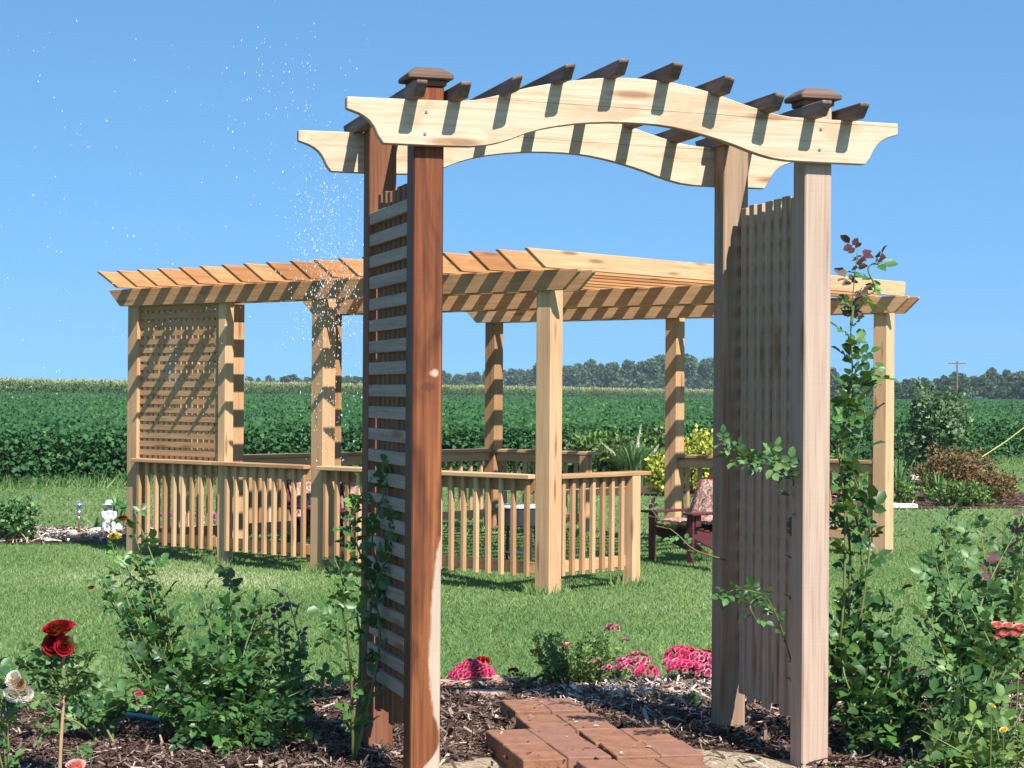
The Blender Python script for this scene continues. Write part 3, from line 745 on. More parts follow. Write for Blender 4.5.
def stone(name, px, py, D, z, sx, sy, sz, rot, col, label, cat, seed, zoff=0):
    g = random.Random(seed); bm = bmesh.new(); bmesh.ops.create_icosphere(bm, subdivisions=3, radius=1)
    for v in bm.verts:
        c = v.co; k = 1+.13*math.sin(c.x*4+seed)+.10*math.sin(c.y*5+seed*2)+.06*math.sin(c.z*9+seed)
        v.co = Vector((c.x*sx*k, c.y*sy*k, max(-.6,min(.75,c.z))*sz*k))
    me = bpy.data.meshes.new(name); bm.to_mesh(me); bm.free()
    o = link(name, me, col); me.polygons.foreach_set('use_smooth', [True]*len(me.polygons))
    p = at(px, py, D); o.location = (p.x, D, z+sz*.4+zoff); o.rotation_euler = (0,0,rot); tag(o, label, cat); return o
FLAG = plain('flagstone', (.42,.24,.19), .85, scale=20); PALE2 = plain('tan_stone', (.50,.45,.36), .9, scale=14); PALE = plain('pale_stone', (.62,.58,.50), .85, scale=14)
stone('edging_stone', 462, 690, 9.85, 0, .17, .10, .035, .2, FLAG, 'flat reddish edging stone right of the wet arbor post', 'stone', 1)
stone('edging_stone', 500, 689, 9.95, 0, .13, .09, .03, .4, FLAG, 'flat reddish edging stone behind the far brick step', 'stone', 2)
stone('edging_stone', 483, 695, 9.55, 0, .12, .06, .025, .1, FLAG, 'thin reddish edging stone between the two larger flat ones', 'stone', 3)
stone('garden_rock', 901, 505, 27.4, -.1, .20, .10, .06, .1, PALE, 'long white flat rock at the foot of the right pergola post', 'rock', 4)
stone('garden_rock', 915, 470, 30.5, -.1, .07, .06, .07, .1, PALE, 'round white bloom among the iris leaves', 'rock', 5, .26)  # white flower head built from the stone shape, raised among the leaves; not a rock
stone('garden_rock', 70, 531, 21.2, -.1, .09, .07, .05, .3, PALE2, 'pale rock at the foot of the path light', 'rock', 6)
stone('garden_rock', 96, 530, 21.6, -.1, .10, .07, .05, .9, PALE, 'pale rock just left of the garden statue', 'rock', 7)
stone('garden_rock', 46, 537, 20.4, -.1, .07, .06, .04, .9, PALE, 'small pale rock on the left mulch strip', 'rock', 8)

# ------------------------------------------------------------------ plants
def catmull(pts, n=8):
    pts = [Vector(p) for p in pts]; P = [pts[0]*2-pts[1]]+pts+[pts[-1]*2-pts[-2]]; out = []
    for i in range(1, len(P)-2):
        for k in range(n):
            t = k/n; a, b, c, d = P[i-1], P[i], P[i+1], P[i+2]
            out.append(.5*((2*b)+(c-a)*t+(2*a-5*b+4*c-d)*t*t+(3*b-a-3*c+d)*t**3))
    out.append(P[-2]); return out

def rose_leaf(L, p, d, size, five=True, C=None):
    """compound leaf: terminal leaflet and two pairs on a short stalk"""
    d = Vector(d).normalized(); up = Vector((random.gauss(0,.35), random.gauss(-.15,.35), 1)).normalized()
    side = d.cross(up).normalized(); nrm = side.cross(d)
    c0 = random.random() if C is None else C
    items = [(1.9, d, 1.0), (1.25, (d*.35+side), .85), (1.25, (d*.35-side), .85)]
    if five: items += [(.55, (d*.2+side), .68), (.55, (d*.2-side), .68)]
    for t, dr, s in items:
        q = Vector(p)+d*size*t*.55-Vector((0,0,1))*size*.12*t*t*.5
        jn = nrm+Vector((random.gauss(0,.22), random.gauss(0,.22), random.gauss(0,.1)))
        L.add(np.array([q]), np.array([dr.normalized()-Vector((0,0,.18))]), np.array([jn]), size*s*random.uniform(.85,1.15), .82, min(1, max(0, c0*.75+random.uniform(0,.3))))

def cane(mbs, L, pts, r0, r1, step, size, start=.15, out=.6, cn=1.0, young=None, ynum=0, lowp=1.0):
    path = catmull(pts, 7); k = len(path)
    mbs.tube(path, [r0+(r1-r0)*i/(k-1) for i in range(k)], 5)
    ln = sum((path[i+1]-path[i]).length for i in range(k-1)); m_ = max(2, int(ln/step)); ang = random.random()*6.28
    for j in range(m_):
        t = start+(1-start)*(j+.5)/m_; i = min(k-2, int(t*(k-1))); f = t*(k-1)-i
        p = path[i].lerp(path[i+1], f); ax = (path[i+1]-path[i]).normalized(); ang += 2.4+random.uniform(-.4,.4)
        a = ax.cross(Vector((.2,.3,1))).normalized(); b = ax.cross(a)
        d = (a*math.cos(ang)+b*math.sin(ang))*out+ax*.45+Vector((0,0,.15))
        tgt = young if (young is not None and t > ynum) else L
        rose_leaf(tgt, p, d, size*random.uniform(.7,1.2)*(1-.3*max(0, t-.8)*3), random.random() < .7)

def petals(L, c, r, up, layers=5, per=5, tint=None):
    """cupped overlapping petals; each petal two leaf faces wide"""
    up = Vector(up).normalized(); a = up.orthogonal().normalized(); b = up.cross(a)
    for k in range(layers):
        tilt = R(4+52*(k/(max(1, layers-1)))**1.3); off = r*(.10+.34*k/layers)
        for j in range(per):
            ph = 2*math.pi*(j+.5*(k%2))/per+random.uniform(-.15,.15)
            rad = a*math.cos(ph)+b*math.sin(ph); d = up*math.cos(tilt)+rad*math.sin(tilt); nrm = up*math.sin(tilt)-rad*math.cos(tilt)
            base = Vector(c)+rad*off-up*r*.35
            L.add(np.array([base]), np.array([d]), np.array([nrm]), r*(1.05+.12*k/layers), 1.5, random.uniform(0,.55)+.45*(k/layers) if tint is None else tint)
PT = np.array([(0,0,0),(.35,.42,.16),(.85,.40,.12),(1.0,0,-.12),(.85,-.40,.12),(.35,-.42,.16),(.4,0,-.10),(.8,0,-.08)], float)
def bloom(parent, origin, c, r, mat_, up=(0,-.35,1), layers=5, per=5, name='bloom'):
    L = Leaves(PT, LF); petals(L, c, r, up, layers, per); return L.build(name, mat_, parent, origin, smooth=True)
def cluster(parent, origin, c, rad, r, n_, mat_, flat=.7, name='flower_cluster'):
    L = Leaves(PT, LF)
    for _ in range(n_):
        d = Vector(rng.normal(size=3)).normalized(); d.z = abs(d.z)*.9-.15; q = Vector(c)+Vector((d.x*rad, d.y*rad, d.z*rad*flat))
        petals(L, q, r*random.uniform(.8,1.15), d+Vector((0,-.3,.4)), 3, 5)
    return L.build(name, mat_, parent, origin, smooth=True)

def rose_bush(label, base, tips, size, step=.06, lmat=LEAF_ROSE, bend=.1, name='rose_bush', r0=.007, start=.2, cat='rose bush', young_tips=(), thick=None):
    base = Vector(base); t = thing(name, label, cat, base); mbs = MB(); L = Leaves(); Y = Leaves()
    for k, tip in enumerate(tips):
        tip = Vector(tip); b = base+Vector((random.uniform(-.06,.06), random.uniform(-.06,.06), -.02)); mid = b.lerp(tip, .5)
        mid += Vector((random.uniform(-bend,bend), random.uniform(-bend,bend), abs(tip.z-b.z)*.12+random.uniform(0,bend*.5)))
        if (tip-b).length < .05: continue
        q1 = b.lerp(mid, .5)+Vector((0,0,.04))
        cane(mbs, L, [b, q1, mid, tip], r0, .0018, step, size, start, young=Y if k in young_tips else None, ynum=.7)
    mbs.build('stems', STEM, t, base, smooth=True); L.build('foliage', lmat, t, base)
    if Y.P: Y.build('young_leaves', LEAF_YOUNG, t, base)
    return t, base, mbs

def tips_px(lst, jit=4):
    out = []
    for px, py, D in lst: out.append(at(px+random.uniform(-jit,jit), py+random.uniform(-jit,jit), D))
    return out

# -- left foreground
gb = lambda px, D: Vector((at(px, 400, D).x, D, 0.0))
tL = [(210,600,8.6),(236,572,8.8),(250,600,8.5),(262,622,8.6),(225,640,8.3),(200,655,8.2),(180,640,8.5),(165,668,8.2),(150,690,8.1),(185,690,8.0),(240,665,8.1),(275,650,8.3),(290,690,8.1),(255,705,7.9),(215,705,7.9),(300,715,8.0),(180,725,7.9),(230,735,7.8),(270,738,7.8),(320,690,8.3),(315,735,8.1),(160,720,8.1),(205,675,8.6),(250,640,8.9),(235,620,8.9)]
rose_bush('dense dark green rose bush left of the wet arbor post', gb(238, 8.35), tips_px(tL*2, 12), .052, .042, bend=.09)
t1 = [(128,500,8.6),(112,540,8.6),(98,575,8.5),(140,560,8.7),(130,600,8.4),(150,610,8.5),(165,640,8.4),(118,625,8.3),(150,650,8.3),(185,625,8.6),(125,660,8.3),(140,585,8.6)]
t, b_, _ = rose_bush('tall rose bush with orange, yellow and red tips in front of the left pergola post', gb(178, 8.45), tips_px(t1+t1[:5], 4), .045, .05, bend=.05)
bloom(t, b_, at(115,537,8.6), .024, P_YEL); bloom(t, b_, at(123,519,8.62), .018, P_RED); bloom(t, b_, at(91,588,8.5), .013, petal('petal_faded', (.20,.06,.03), (.38,.16,.10)))
bloom(t, b_, at(139,694,8.1), .014, P_HOT)
t2 = [(342,478,8.6),(352,455,8.8),(318,600,8.5),(330,570,8.5),(335,640,8.4),(300,580,8.7),(285,560,8.8),(280,600,8.5),(300,630,8.4),(290,655,8.3),(325,660,8.2),(270,560,8.9),(310,540,8.9)]
t3 = [(275,600,8.6),(290,590,8.6),(265,612,8.6),(282,625,8.5),(300,640,8.4),(295,665,8.3),(310,690,8.2),(280,680,8.2),(262,650,8.4)]
rose_bush('slender light green rose bush with drying brown tips between the dark bush and the arbor', gb(292, 8.3), tips_px(t3, 5), .045, .05, LEAF_ROSE_L, bend=.05, young_tips=(0,1,2))
# climbing rose on the left lattice
def climber(label, base, paths, size, lmat, step=.07, cat='climbing rose', young=()):
    base = Vector(base); t = thing('climbing_rose', label, cat, base); mbs = MB(); L = Leaves(); Y = Leaves()
    for k, p in enumerate(paths):
        cane(mbs, L, p, .007, .002, step, size, .05, young=Y if k in young else None, ynum=.82)
    mbs.build('stems', STEM, t, base, smooth=True); L.build('foliage', lmat, t, base)
    if Y.P: Y.build('young_leaves', LEAF_YOUNG, t, base)
    return t
b0 = Vector(a2w(.02,.55,0))
climber('dark leafed climbing rose on the outside of the left lattice', b0, [
    [b0, at(372,690,8.0), at(385,600,7.85), at(372,540,7.9), at(385,490,7.8), at(392,462,7.8)],
    [b0, at(380,640,7.8), at(362,560,7.8), at(350,520,7.75), at(372,478,7.75)],
    [b0, at(360,640,7.8), at(345,585,7.7), at(335,560,7.7)],
    [b0, at(350,660,7.7), at(340,600,7.6), at(332,612,7.5), at(330,645,7.5)],
    [b0, at(372,600,7.8), at(395,545,7.7), at(400,510,7.7)]], .046, LEAF_ROSE, .042)

# red rose in front at the left
g0 = gb(62, 7.3); t = thing('red_rose', 'single deep red rose on a straight bare brown cane, front left', 'rose', g0)
mbs = MB(); L = Leaves(); old = MB(); D = 7.3
pth = [g0, at(61,740,D), at(64,690,D), at(63,655,D), at(60,640,D)]
old.tube(catmull(pth, 6), [.008-.00018*i for i in range(25)], 6); old.build('cane', STEM_OLD, t, g0, smooth=True)
for p in ([at(64,700,D), at(50,685,D), at(35,672,D+.1), at(20,668,D+.1)], [at(64,690,D), at(75,676,D-.05), at(88,665,D)], [at(64,680,D), at(54,668,D), at(42,655,D+.1), at(28,650,D+.1)],
          [at(63,670,D), at(74,660,D), at(82,648,D)], [at(64,705,D), at(80,700,D), at(96,712,D)], [at(64,695,D), at(84,690,D), at(90,678,D+.1)], [at(63,735,D), at(52,730,D), at(38,738,D)], [at(63,750,D), at(75,752,D), at(88,756,D)],
          [at(30,690,D), at(20,680,D), at(8,675,D)], [at(64,700,D), at(48,695,D), at(36,690,D)], [at(64,690,D), at(52,680,D), at(44,668,D)], [at(64,685,D), at(76,690,D), at(90,700,D)], [at(63,675,D), at(50,672,D), at(34,660,D)], [at(64,672,D), at(80,668,D), at(94,655,D)], [at(64,700,D), at(70,690,D), at(76,682,D)], [at(64,692,D), at(58,682,D), at(54,660,D)], [at(64,668,D), at(60,655,D), at(70,650,D)]):
    cane(mbs, L, p, .004, .0015, .020, .038, .05)
mbs.build('stems', STEM, t, g0, smooth=True); L.build('foliage', leafmat('red_rose_leaf', [(0, (.03,.085,.025)), (.5, (.07,.15,.04)), (1, (.20,.27,.10))], .25, .45, .4), t, g0)
bloom(t, g0, at(59,630,D), .046, P_RED, (-.1,-.30,1), 6, 6); bloom(t, g0, at(55,644,D), .036, P_RED, (-.1,-.8,.4), 4, 5); bloom(t, g0, at(64,646,D-.02), .03, P_RED, (.3,-.8,.3), 4, 5)
bloom(t, g0, at(76,766,D-.1), .028, P_CORAL)
g1 = gb(12, 7.15); t = thing('faded_rose', 'faded white rose heads drooping at the left edge', 'rose', g1); mbs = MB(); L = Leaves()
for p in ([g1, at(8,735,7.15), at(6,700,7.15), at(15,690,7.15)], [g1, at(0,700,7.15), at(-6,670,7.15)], [g1, at(4,720,7.15), at(25,700,7.25)], [g1, at(-8,720,7.15), at(-12,660,7.25)]):
    cane(mbs, L, p, .005, .002, .045, .042, .1)
mbs.build('stems', STEM, t, g1, smooth=True); L.build('foliage', LEAF_ROSE_L, t, g1)
bloom(t, g1, at(14,679,7.1), .024, P_WHITE, (-.3,-.7,.4)); bloom(t, g1, at(24,694,7.1), .026, P_WHITE, (.4,-.8,-.2)); bloom(t, g1, at(12,694,7.08), .024, P_WHITE, (-.2,-.8,-.3)); bloom(t, g1, at(19,684,7.09), .02, petal('petal_tan', (.25,.12,.06), (.50,.32,.18)), (.1,-1,.2))
rose_bush('low leafy rose bush behind the red rose', gb(110, 8.2), tips_px([(100,690,8.2),(120,680,8.1),(85,680,8.3),(135,700,8.1),(95,710,8.1),(145,680,8.3),(75,700,8.3),(40,690,8.3),(20,700,8.3)], 6), .05, .045, LEAF_ROSE_L, bend=.06)

# -- right foreground
tR1 = [(852,590,8.2),(872,620,8.2),(852,650,8.1),(868,670,8.0),(850,690,8.0),(860,720,8.0),(890,650,8.0),(885,600,8.1),(905,690,7.9),(880,710,7.9),(920,665,7.9),(895,735,7.8),(915,720,7.8),(845,625,8.2)]
rose_bush('big leafed rose bush crowding the right arbor post', gb(880, 8.0), tips_px(tR1*2, 12), .060, .045, LEAF_ROSE, bend=.09, r0=.008)
tR2 = [(930,560,8.0),(942,520,8.1),(948,505,8.1),(925,600,7.9),(960,600,7.9),(940,640,7.8),(975,640,7.8),(920,660,7.7),(960,680,7.6),(990,610,8.0),(1000,560,8.1),(985,520,8.2),(1015,520,8.2),(1030,500,8.2),(1010,600,8.0),(1025,640,7.9),(985,690,7.6),(1005,720,7.5),(945,710,7.5),(970,730,7.4),(1035,560,8.2),(1025,545,8.1)]
rose_bush('wide rose bush with long arching canes at the right edge', gb(965, 7.8), tips_px(tR2+tR2[::2], 8), .056, .048, LEAF_ROSE_L, bend=.1, r0=.008, young_tips=(13,))
rose_bush('low light green rose bush at the bottom right corner', gb(985, 7.2), tips_px([(930,740,7.1),(960,745,7.1),(990,730,7.2),(1015,735,7.2),(1040,720,7.3),(1000,755,7.0),(950,720,7.3),(1020,700,7.4),(905,750,7.1),(975,715,7.3),(985,745,7.1)]*2, 10), .05, .045, LEAF_LOW, bend=.05)
c0 = Vector(a2w(2.02,.62,0))
climber('climbing rose with a tall purple tipped shoot beside the right arbor post', c0, [
    [c0, at(842,680,8.25), at(850,560,8.2), at(842,470,8.15), at(852,380,8.15), at(851,320,8.15), at(858,245,8.15)],
    [c0, at(850,660,8.25), at(862,560,8.25), at(850,480,8.25), at(865,420,8.25), at(858,390,8.25), at(878,372,8.25)],
    [c0, at(840,640,8.15), at(845,520,8.15), at(838,440,8.15), at(846,410,8.15), at(860,352,8.15)],
    [c0, at(855,640,8.15), at(870,540,8.15), at(862,500,8.15), at(845,455,8.15)],
    [at(851,325,8.15), at(856,300,8.15), at(875,290,8.15), at(868,268,8.15), at(882,262,8.15)]], .060, LEAF_ROSE, .055, young=(0,4))
t = thing('coral_rose', 'cluster of coral pink roses at the right edge', 'rose', gb(1003, 7.9)); g = t.location.copy()
mbs = MB(); L = Leaves(); cane(mbs, L, [g, at(1000,720,7.9), at(1004,670,7.9), at(1005,640,7.9)], .006, .003, .06, .045, .1)
cane(mbs, L, [g, at(1015,720,7.9), at(1018,670,7.9), at(1018,640,7.9)], .006, .003, .06, .045, .1)
mbs.build('stems', STEM, t, g, smooth=True); L.build('foliage', LEAF_ROSE, t, g)
for px, py, r in ((997,626,.022),(1003,634,.022),(1015,634,.024),(1008,626,.018),(1020,628,.022),(998,638,.02)): bloom(t, g, at(px,py,7.85), r, P_CORAL)
bloom(t, g, at(1008,650,7.9), .02, P_RED)
for px, py, lab in ((1004,730,'small yellow flower at the bottom right corner, the lower one of two'), (992,706,'small yellow flower near the bottom right corner, the upper one of two')):
    g = gb(px, 7.0); t = thing('yellow_flower', lab, 'flower', g); g = t.location.copy()
    mb = MB(); mb.tube([g, at(px,py,7.0)], .002, 4); bloom(t, g, at(px,py,7.0), random.uniform(.010,.014), P_YEL, (random.uniform(-.6,.6),random.uniform(-.5,.2),.8), layers=3); mb.build('stem', STEM, t, g)
# sprigs reaching through the right lattice
def sprig(label, paths, size, lmat=LEAF_ROSE_L, step=.035, young=()):
    b = Vector(paths[0][0]); t = thing('rose_sprig', label, 'rose shoot', b); mbs = MB(); L = Leaves(); Y = Leaves()
    for k, p in enumerate(paths): cane(mbs, L, p, .004, .0015, step, size, .05, young=Y if k in young else None, ynum=.6)
    mbs.build('stems', STEM, t, b, smooth=True); L.build('foliage', lmat, t, b)
    if Y.P: Y.build('young_leaves', LEAF_YOUNG, t, b)
sprig('light green rose shoot poking out through the right lattice', [[Vector(a2w(1.9,.5,.02)), at(800,600,8.0), at(792,475,7.85), at(765,464,7.6), at(745,458,7.55), at(722,440,7.5)], [at(788,470,7.75), at(776,462,7.65), at(770,450,7.6)]], .042)
sprig('dark rose shoot low on the right lattice', [[Vector(a2w(1.9,.4,.02)), at(785,640,7.9), at(768,600,7.8), at(755,592,7.65), at(735,590,7.6), at(722,596,7.6)], [at(760,596,7.8), at(750,605,7.6), at(757,622,7.6)]], .036, LEAF_ROSE, .045)
sprig('reddish rose shoot sticking out left of the rear right arbor post', [[at(725,560,8.3), at(695,550,8.2), at(678,535,8.2), at(662,522,8.2), at(650,508,8.2)]], .040, LEAF_ROSE_L, .05, young=(0,))

# -- pink border flowers at the edge of the bed
def border(label, cat, base, tips, clusters, lmat=LEAF_LOW, size=.022, name='pink_rose_bush', step=.022, r=.011):
    base = Vector(base); t = thing(name, label, cat, base); mbs = MB(); L = Leaves()
    for tip in tips:
        b = base.lerp(Vector((tip.x, tip.y, base.z)), .6); cane(mbs, L, [b, b.lerp(tip,.5)+Vector((0,0,.02)), tip], .003, .001, step, size, .1)
    mbs.build('stems', STEM, t, base, smooth=True); L.build('foliage', lmat, t, base)
    for c, rad, n_, mt in clusters: cluster(t, base, c, rad, r, n_, mt)
    return t
def spread(x0, x1, y0, y1, D, n_, dj=.15): return [at(random.uniform(x0,x1), random.uniform(y0,y1), D+random.uniform(-dj,dj)) for _ in range(n_)]
Gz = lambda px, D: Vector((at(px,400,D).x, D, -.03))
border('low bush of hot pink blooms right beside the left arbor post', 'flower bush', Gz(472,9.95), spread(452,492,668,684,9.95,10), [(at(464,674,9.85),.070,48,P_HOT), (at(480,672,9.85),.068,46,P_HOT), (at(471,666,9.9),.058,34,P_HOT), (at(482,661,9.95),.034,14,P_RED)], step=.03)
border('tiny plant with one red bloom left of the green border bush', 'flower bush', Gz(513,9.95), spread(500,528,672,682,9.95,8), [(at(513,671,9.9),.022,7,P_RED)], step=.03)
border('loose green bush with scattered pale pink and red blooms behind the brick path', 'flower bush', Gz(583,10.05), spread(530,628,630,678,10.05,70,.2)+spread(540,600,632,650,10.1,20), [(at(594,661,9.95),.036,12,P_PINK), (at(608,669,9.9),.030,9,P_PINK), (at(612,629,10.05),.040,12,petal('petal_dusty', (.30,.05,.07), (.72,.38,.42))), (at(567,646,10.05),.022,6,P_CORAL), (at(535,650,10.05),.022,6,P_RED), (at(626,641,10.05),.018,5,P_PINK)])
border('pink and white bloom mound between the green bush and the largest pink mound', 'flower bush', Gz(637,10.1), spread(618,658,655,676,10.1,14), [(at(630,667,9.95),.068,44,P_PINK), (at(646,672,9.9),.06,36,P_HOT), (at(638,659,10.0),.06,30,P_PINK), (at(622,662,9.95),.03,8,P_PINK)])
border('largest mound of hot pink blooms left of the rear right arbor post', 'flower bush', Gz(690,10.2), spread(668,716,650,676,10.2,14), [(at(682,656,10.05),.085,60,P_HOT), (at(698,661,10.05),.09,64,P_PINK), (at(714,665,10.05),.08,50,P_HOT), (at(685,669,9.95),.085,56,P_HOT), (at(674,664,10.0),.06,30,P_PINK), (at(706,654,10.1),.03,8,P_RED), (at(702,671,9.95),.06,34,P_PINK)], r=.013)
border('small green weed in the bleached bark chips', 'weed', Vector((*at(692,700,9.3).xy,.0)), spread(683,704,693,703,9.3,8,.06), [], name='weed')

# -- middle distance plants
def shrub(name, label, cat, c, rx, ry, rz, n_, size, lmat, stems=6, zlo=0, T=(ST,SF), W=1.1, shape=1.0):
    c = Vector(c); t = thing(name, label, cat, c); L = Leaves(*T)
    d = norm(rng.normal(size=(n_,3))); q = d*(rng.random(n_)**.45)[:,None]
    lump = 1+.16*np.sin(d[:,0]*5+d[:,2]*4+c.x)+.12*np.sin(d[:,2]*9+d[:,1]*7)
    P = np.column_stack([q[:,0]*rx*lump, q[:,1]*ry*lump, zlo+rz*(1+q[:,2]*lump)])
    P[:,2] = np.maximum(P[:,2], .02)
    L.add(P+np.array(c), norm(d+rdir(n_,.3)), norm(d+.6*rdir(n_,.3)), size*rng.uniform(.6,1.3,n_), W)
    L.build('foliage', lmat, t, c)
    mb = MB()
    for k in range(stems):
        a = random.random()*6.28; mb.tube([c+Vector((.04*math.cos(a),.04*math.sin(a),-.02)), c+Vector((rx*.4*math.cos(a),ry*.4*math.sin(a),rz*.9)), c+Vector((rx*.7*math.cos(a),ry*.7*math.sin(a),rz*1.5))], [.015,.01,.004], 5)
    mb.build('stems', BARK, t, c, smooth=True); return t
gz = lambda px, D: (at(px,400,D).x, D, -.1)
shrub('tall_shrub', 'tall rounded grey green shrub in front of the right wood', 'shrub', gz(937,32), .52, .5, .78, 5200, .085, LEAF_SHRUB, 8, .12)
shrub('spirea_shrub', 'rust red topped shrub mound below the tall green shrub', 'shrub', gz(958,29.5), .60, .5, .36, 5200, .05, LEAF_RED, 8, .06)
shrub('spirea_shrub', 'spreading red brown shrub at the right end of the border', 'shrub', gz(990,29.0), .42, .4, .22, 2600, .05, LEAF_RED, 6, .03)
shrub('leafy_shrub', 'low dark green shrub at the foot of the red topped mound', 'shrub', gz(962,28.0), .45, .3, .17, 1600, .06, LEAF_LOW, 5)
shrub('yellow_shrub', 'bright yellow green shrub behind the pergola back rail', 'shrub', gz(696,31), .40, .4, .44, 2600, .075, LEAF_YEL, 6, .05)
shrub('yellow_shrub', 'smaller yellow green shrub left of the back pergola post', 'shrub', gz(662,30.2), .22, .25, .30, 1200, .07, LEAF_YEL, 5, .05)
shrub('leafy_shrub', 'bright green bush left of the plumed ornamental grass', 'shrub', gz(600,34), .50, .4, .44, 2600, .10, LEAF_LOW, 6)
shrub('leafy_shrub', 'dark green bush behind the opening of the pergola', 'shrub', gz(560,35), .5, .4, .40, 2200, .10, LEAF_SHRUB, 6)
shrub('leafy_shrub', 'green bush right of the plumed ornamental grass', 'shrub', gz(655,35), .5, .4, .45, 2400, .10, LEAF_LOW, 6)
shrub('flowering_shrub', 'small green bush with dried pinkish heads at the left edge of the mulch strip', 'shrub', gz(14,20.3), .24, .22, .21, 1500, .055, LEAF_BLADE, 5, .02)
shrub('flower_clump', 'clump with tiny yellow flowers at the foot of the right pergola post', 'flowers', gz(898,28.6), .25, .25, .17, 1300, .05, LEAF_LOW, 4)
def blades(name, label, cat, c, n_, h, sp, wd, lmat=LEAF_BLADE, lean=.5, plumes=0):
    c = Vector(c); t = thing(name, label, cat, c); V = []; F = []; C = []
    for k in range(n_):
        a = random.random()*6.28; hh = h*random.uniform(.6,1.05); l = lean*random.uniform(.2,1)*hh; dr = Vector((math.cos(a), math.sin(a), 0)); sd_ = dr.cross(Vector((0,0,1)))
        b = c+dr*random.random()*sp; cc = random.random()
        for i in range(5):
            s = i/4; p = b+dr*l*s**2+Vector((0,0,hh*(s-.18*s*s*lean*2))); ww = wd*(1-s)**.6*.5+.001
            V += [p-sd_*ww, p+sd_*ww]; C += [cc, cc]
        n0 = len(V)-10; F += [(n0+2*i, n0+2*i+1, n0+2*i+3, n0+2*i+2) for i in range(4)]
    np_mesh('blades', np.array([tuple(v) for v in V]), np.array(F), lmat, t, c, C)
    for k, (bx, bz, tx, tz) in enumerate(((-.28,.50,-.52,.72), (.06,.62,.13,1.02), (.30,.50,.42,.68))[:plumes]):
        p = c+Vector((bx,-.1,bz)); q = c+Vector((tx,-.1,tz)); mb = MB(); mb.tube([c, p], .004, 4); mb.build('plume_stalk', STEM, t, c)
        n_ = 240; f = rng.random(n_); L = Leaves(ST, SF); base = np.array(p)+(np.array(q)-np.array(p))*f[:,None]
        L.add(base, norm((np.array(q-p)/((q-p).length))[None]*1.2+rng.normal(size=(n_,3))*.35), rdir(n_), .07*(1.15-f*.7), .25, rng.random(n_)); L.build('plume', P_WHITE, t, c)
    return t
P_WHITE_M = plain('plume', (.72,.68,.58), .9, scale=60)
blades('ornamental_grass', 'tall arching ornamental grass with white plumes behind the pergola opening', 'ornamental grass', gz(633,33.5), 420, .95, .22, .022, LEAF_BLADE, .7, 3)
blades('iris_clump', 'upright iris leaves right of the right pergola post', 'iris', gz(898,29.6), 46, .78, .22, .05, LEAF_BLADE, .45)
blades('iris_clump', 'shorter iris leaves in front of the tall round shrub', 'iris', gz(940,29.0), 40, .55, .22, .045, LEAF_BLADE, .5)
blades('daylily_clump', 'daylily leaves standing behind the garden statue', 'daylily', gz(117,22.6), 22, .62, .10, .04, LEAF_BLADE, .8)
blades('daylily_clump', 'few daylily leaves between path light and statue', 'daylily', gz(97,22.0), 6, .32, .06, .035, LEAF_BLADE, 1.4)
# magenta petunias behind the left railing
for i, (px, lab) in enumerate(((170,'left'),(189,'middle'),(209,'right'))):
    D = 22.9; b = Vector(gz(px, D)); t = thing('petunia', f'magenta petunia mound seen through the left pickets, {lab} one of three', 'petunia', b, 0, 'magenta petunias behind the left railing')
    L = Leaves(ST, SF); n_ = 300; d = norm(rng.normal(size=(n_,3))); L.add(np.array(b)+d*np.array([.11,.1,.08])+np.array([0,0,.07]), d, d, .05, 1.1); L.build('foliage', LEAF_LOW, t, b)
    cluster(t, b, b+Vector((0,0,.11)), .09, .03, 10, P_MAG)
g = at(1030,423,28); h = at(982,457,28)
mb = MB(); mb.tube([h, h.lerp(g,.5)+Vector((0,0,-.02)), g, g+(g-h)*.4], [.009,.009,.008,.006], 6)
tag(mb.build('plant_stake', plain('stake_yellow', (.45,.50,.16))), 'thin yellow green stake leaning out of the red brown shrub', 'plant stake')

# ------------------------------------------------------------------ statue, path light
g = at(109,530,21.6); t = thing('garden_statue', 'white cast statuette of a seated child in a sun hat on the mulch strip', 'statue', (g.x,21.6,-.09), R(10))
CAST = plain('cast_white', (.58,.58,.57), .85, scale=40, nz=.32)
def blob(parts, name, mat_, parent, vox=.008):
    bm = bmesh.new()
    for (x,y,z,rx,ry,rz) in parts:
        r = bmesh.ops.create_icosphere(bm, subdivisions=3, radius=1)
        for v in r['verts']: v.co = Vector((v.co.x*rx+x, v.co.y*ry+y, v.co.z*rz+z))
    me = bpy.data.meshes.new(name); bm.to_mesh(me); bm.free(); o = link(name, me, mat_, parent)
    m_ = o.modifiers.new('remesh', 'REMESH'); m_.mode = 'VOXEL'; m_.voxel_size = vox; m_.use_smooth_shade = True
    s_ = o.modifiers.new('smooth', 'SMOOTH'); s_.iterations = 3; return o
blob([(0,.02,.15,.055,.05,.09),(0,.01,.22,.045,.04,.04),(0,0,.285,.038,.04,.045),(-.045,-.05,.09,.03,.07,.03),(.045,-.05,.09,.03,.07,.03),(-.05,-.11,.06,.024,.026,.06),(.05,-.11,.06,.024,.026,.06),
      (-.055,-.13,.02,.03,.05,.02),(.055,-.13,.02,.03,.05,.02),(-.065,-.01,.19,.022,.03,.05),(.065,-.01,.19,.022,.03,.05),(-.04,-.05,.15,.02,.045,.02),(.04,-.05,.15,.02,.045,.02),(0,-.038,.28,.008,.01,.008)], 'body', CAST, t)
mb = MB(); mb.lathe([(.02,.298),(.078,.300),(.080,.306),(.046,.312),(.042,.335),(.025,.352),(.005,.356)], (0,.005,0), 20); mb.build('hat', CAST, t, smooth=True)
blob([(0,.03,.03,.11,.10,.05),(.10,-.02,.04,.05,.05,.05),(.10,-.03,.085,.025,.025,.025),(-.02,-.08,.12,.03,.03,.025)], 'seat_rock', CAST, t, .01)
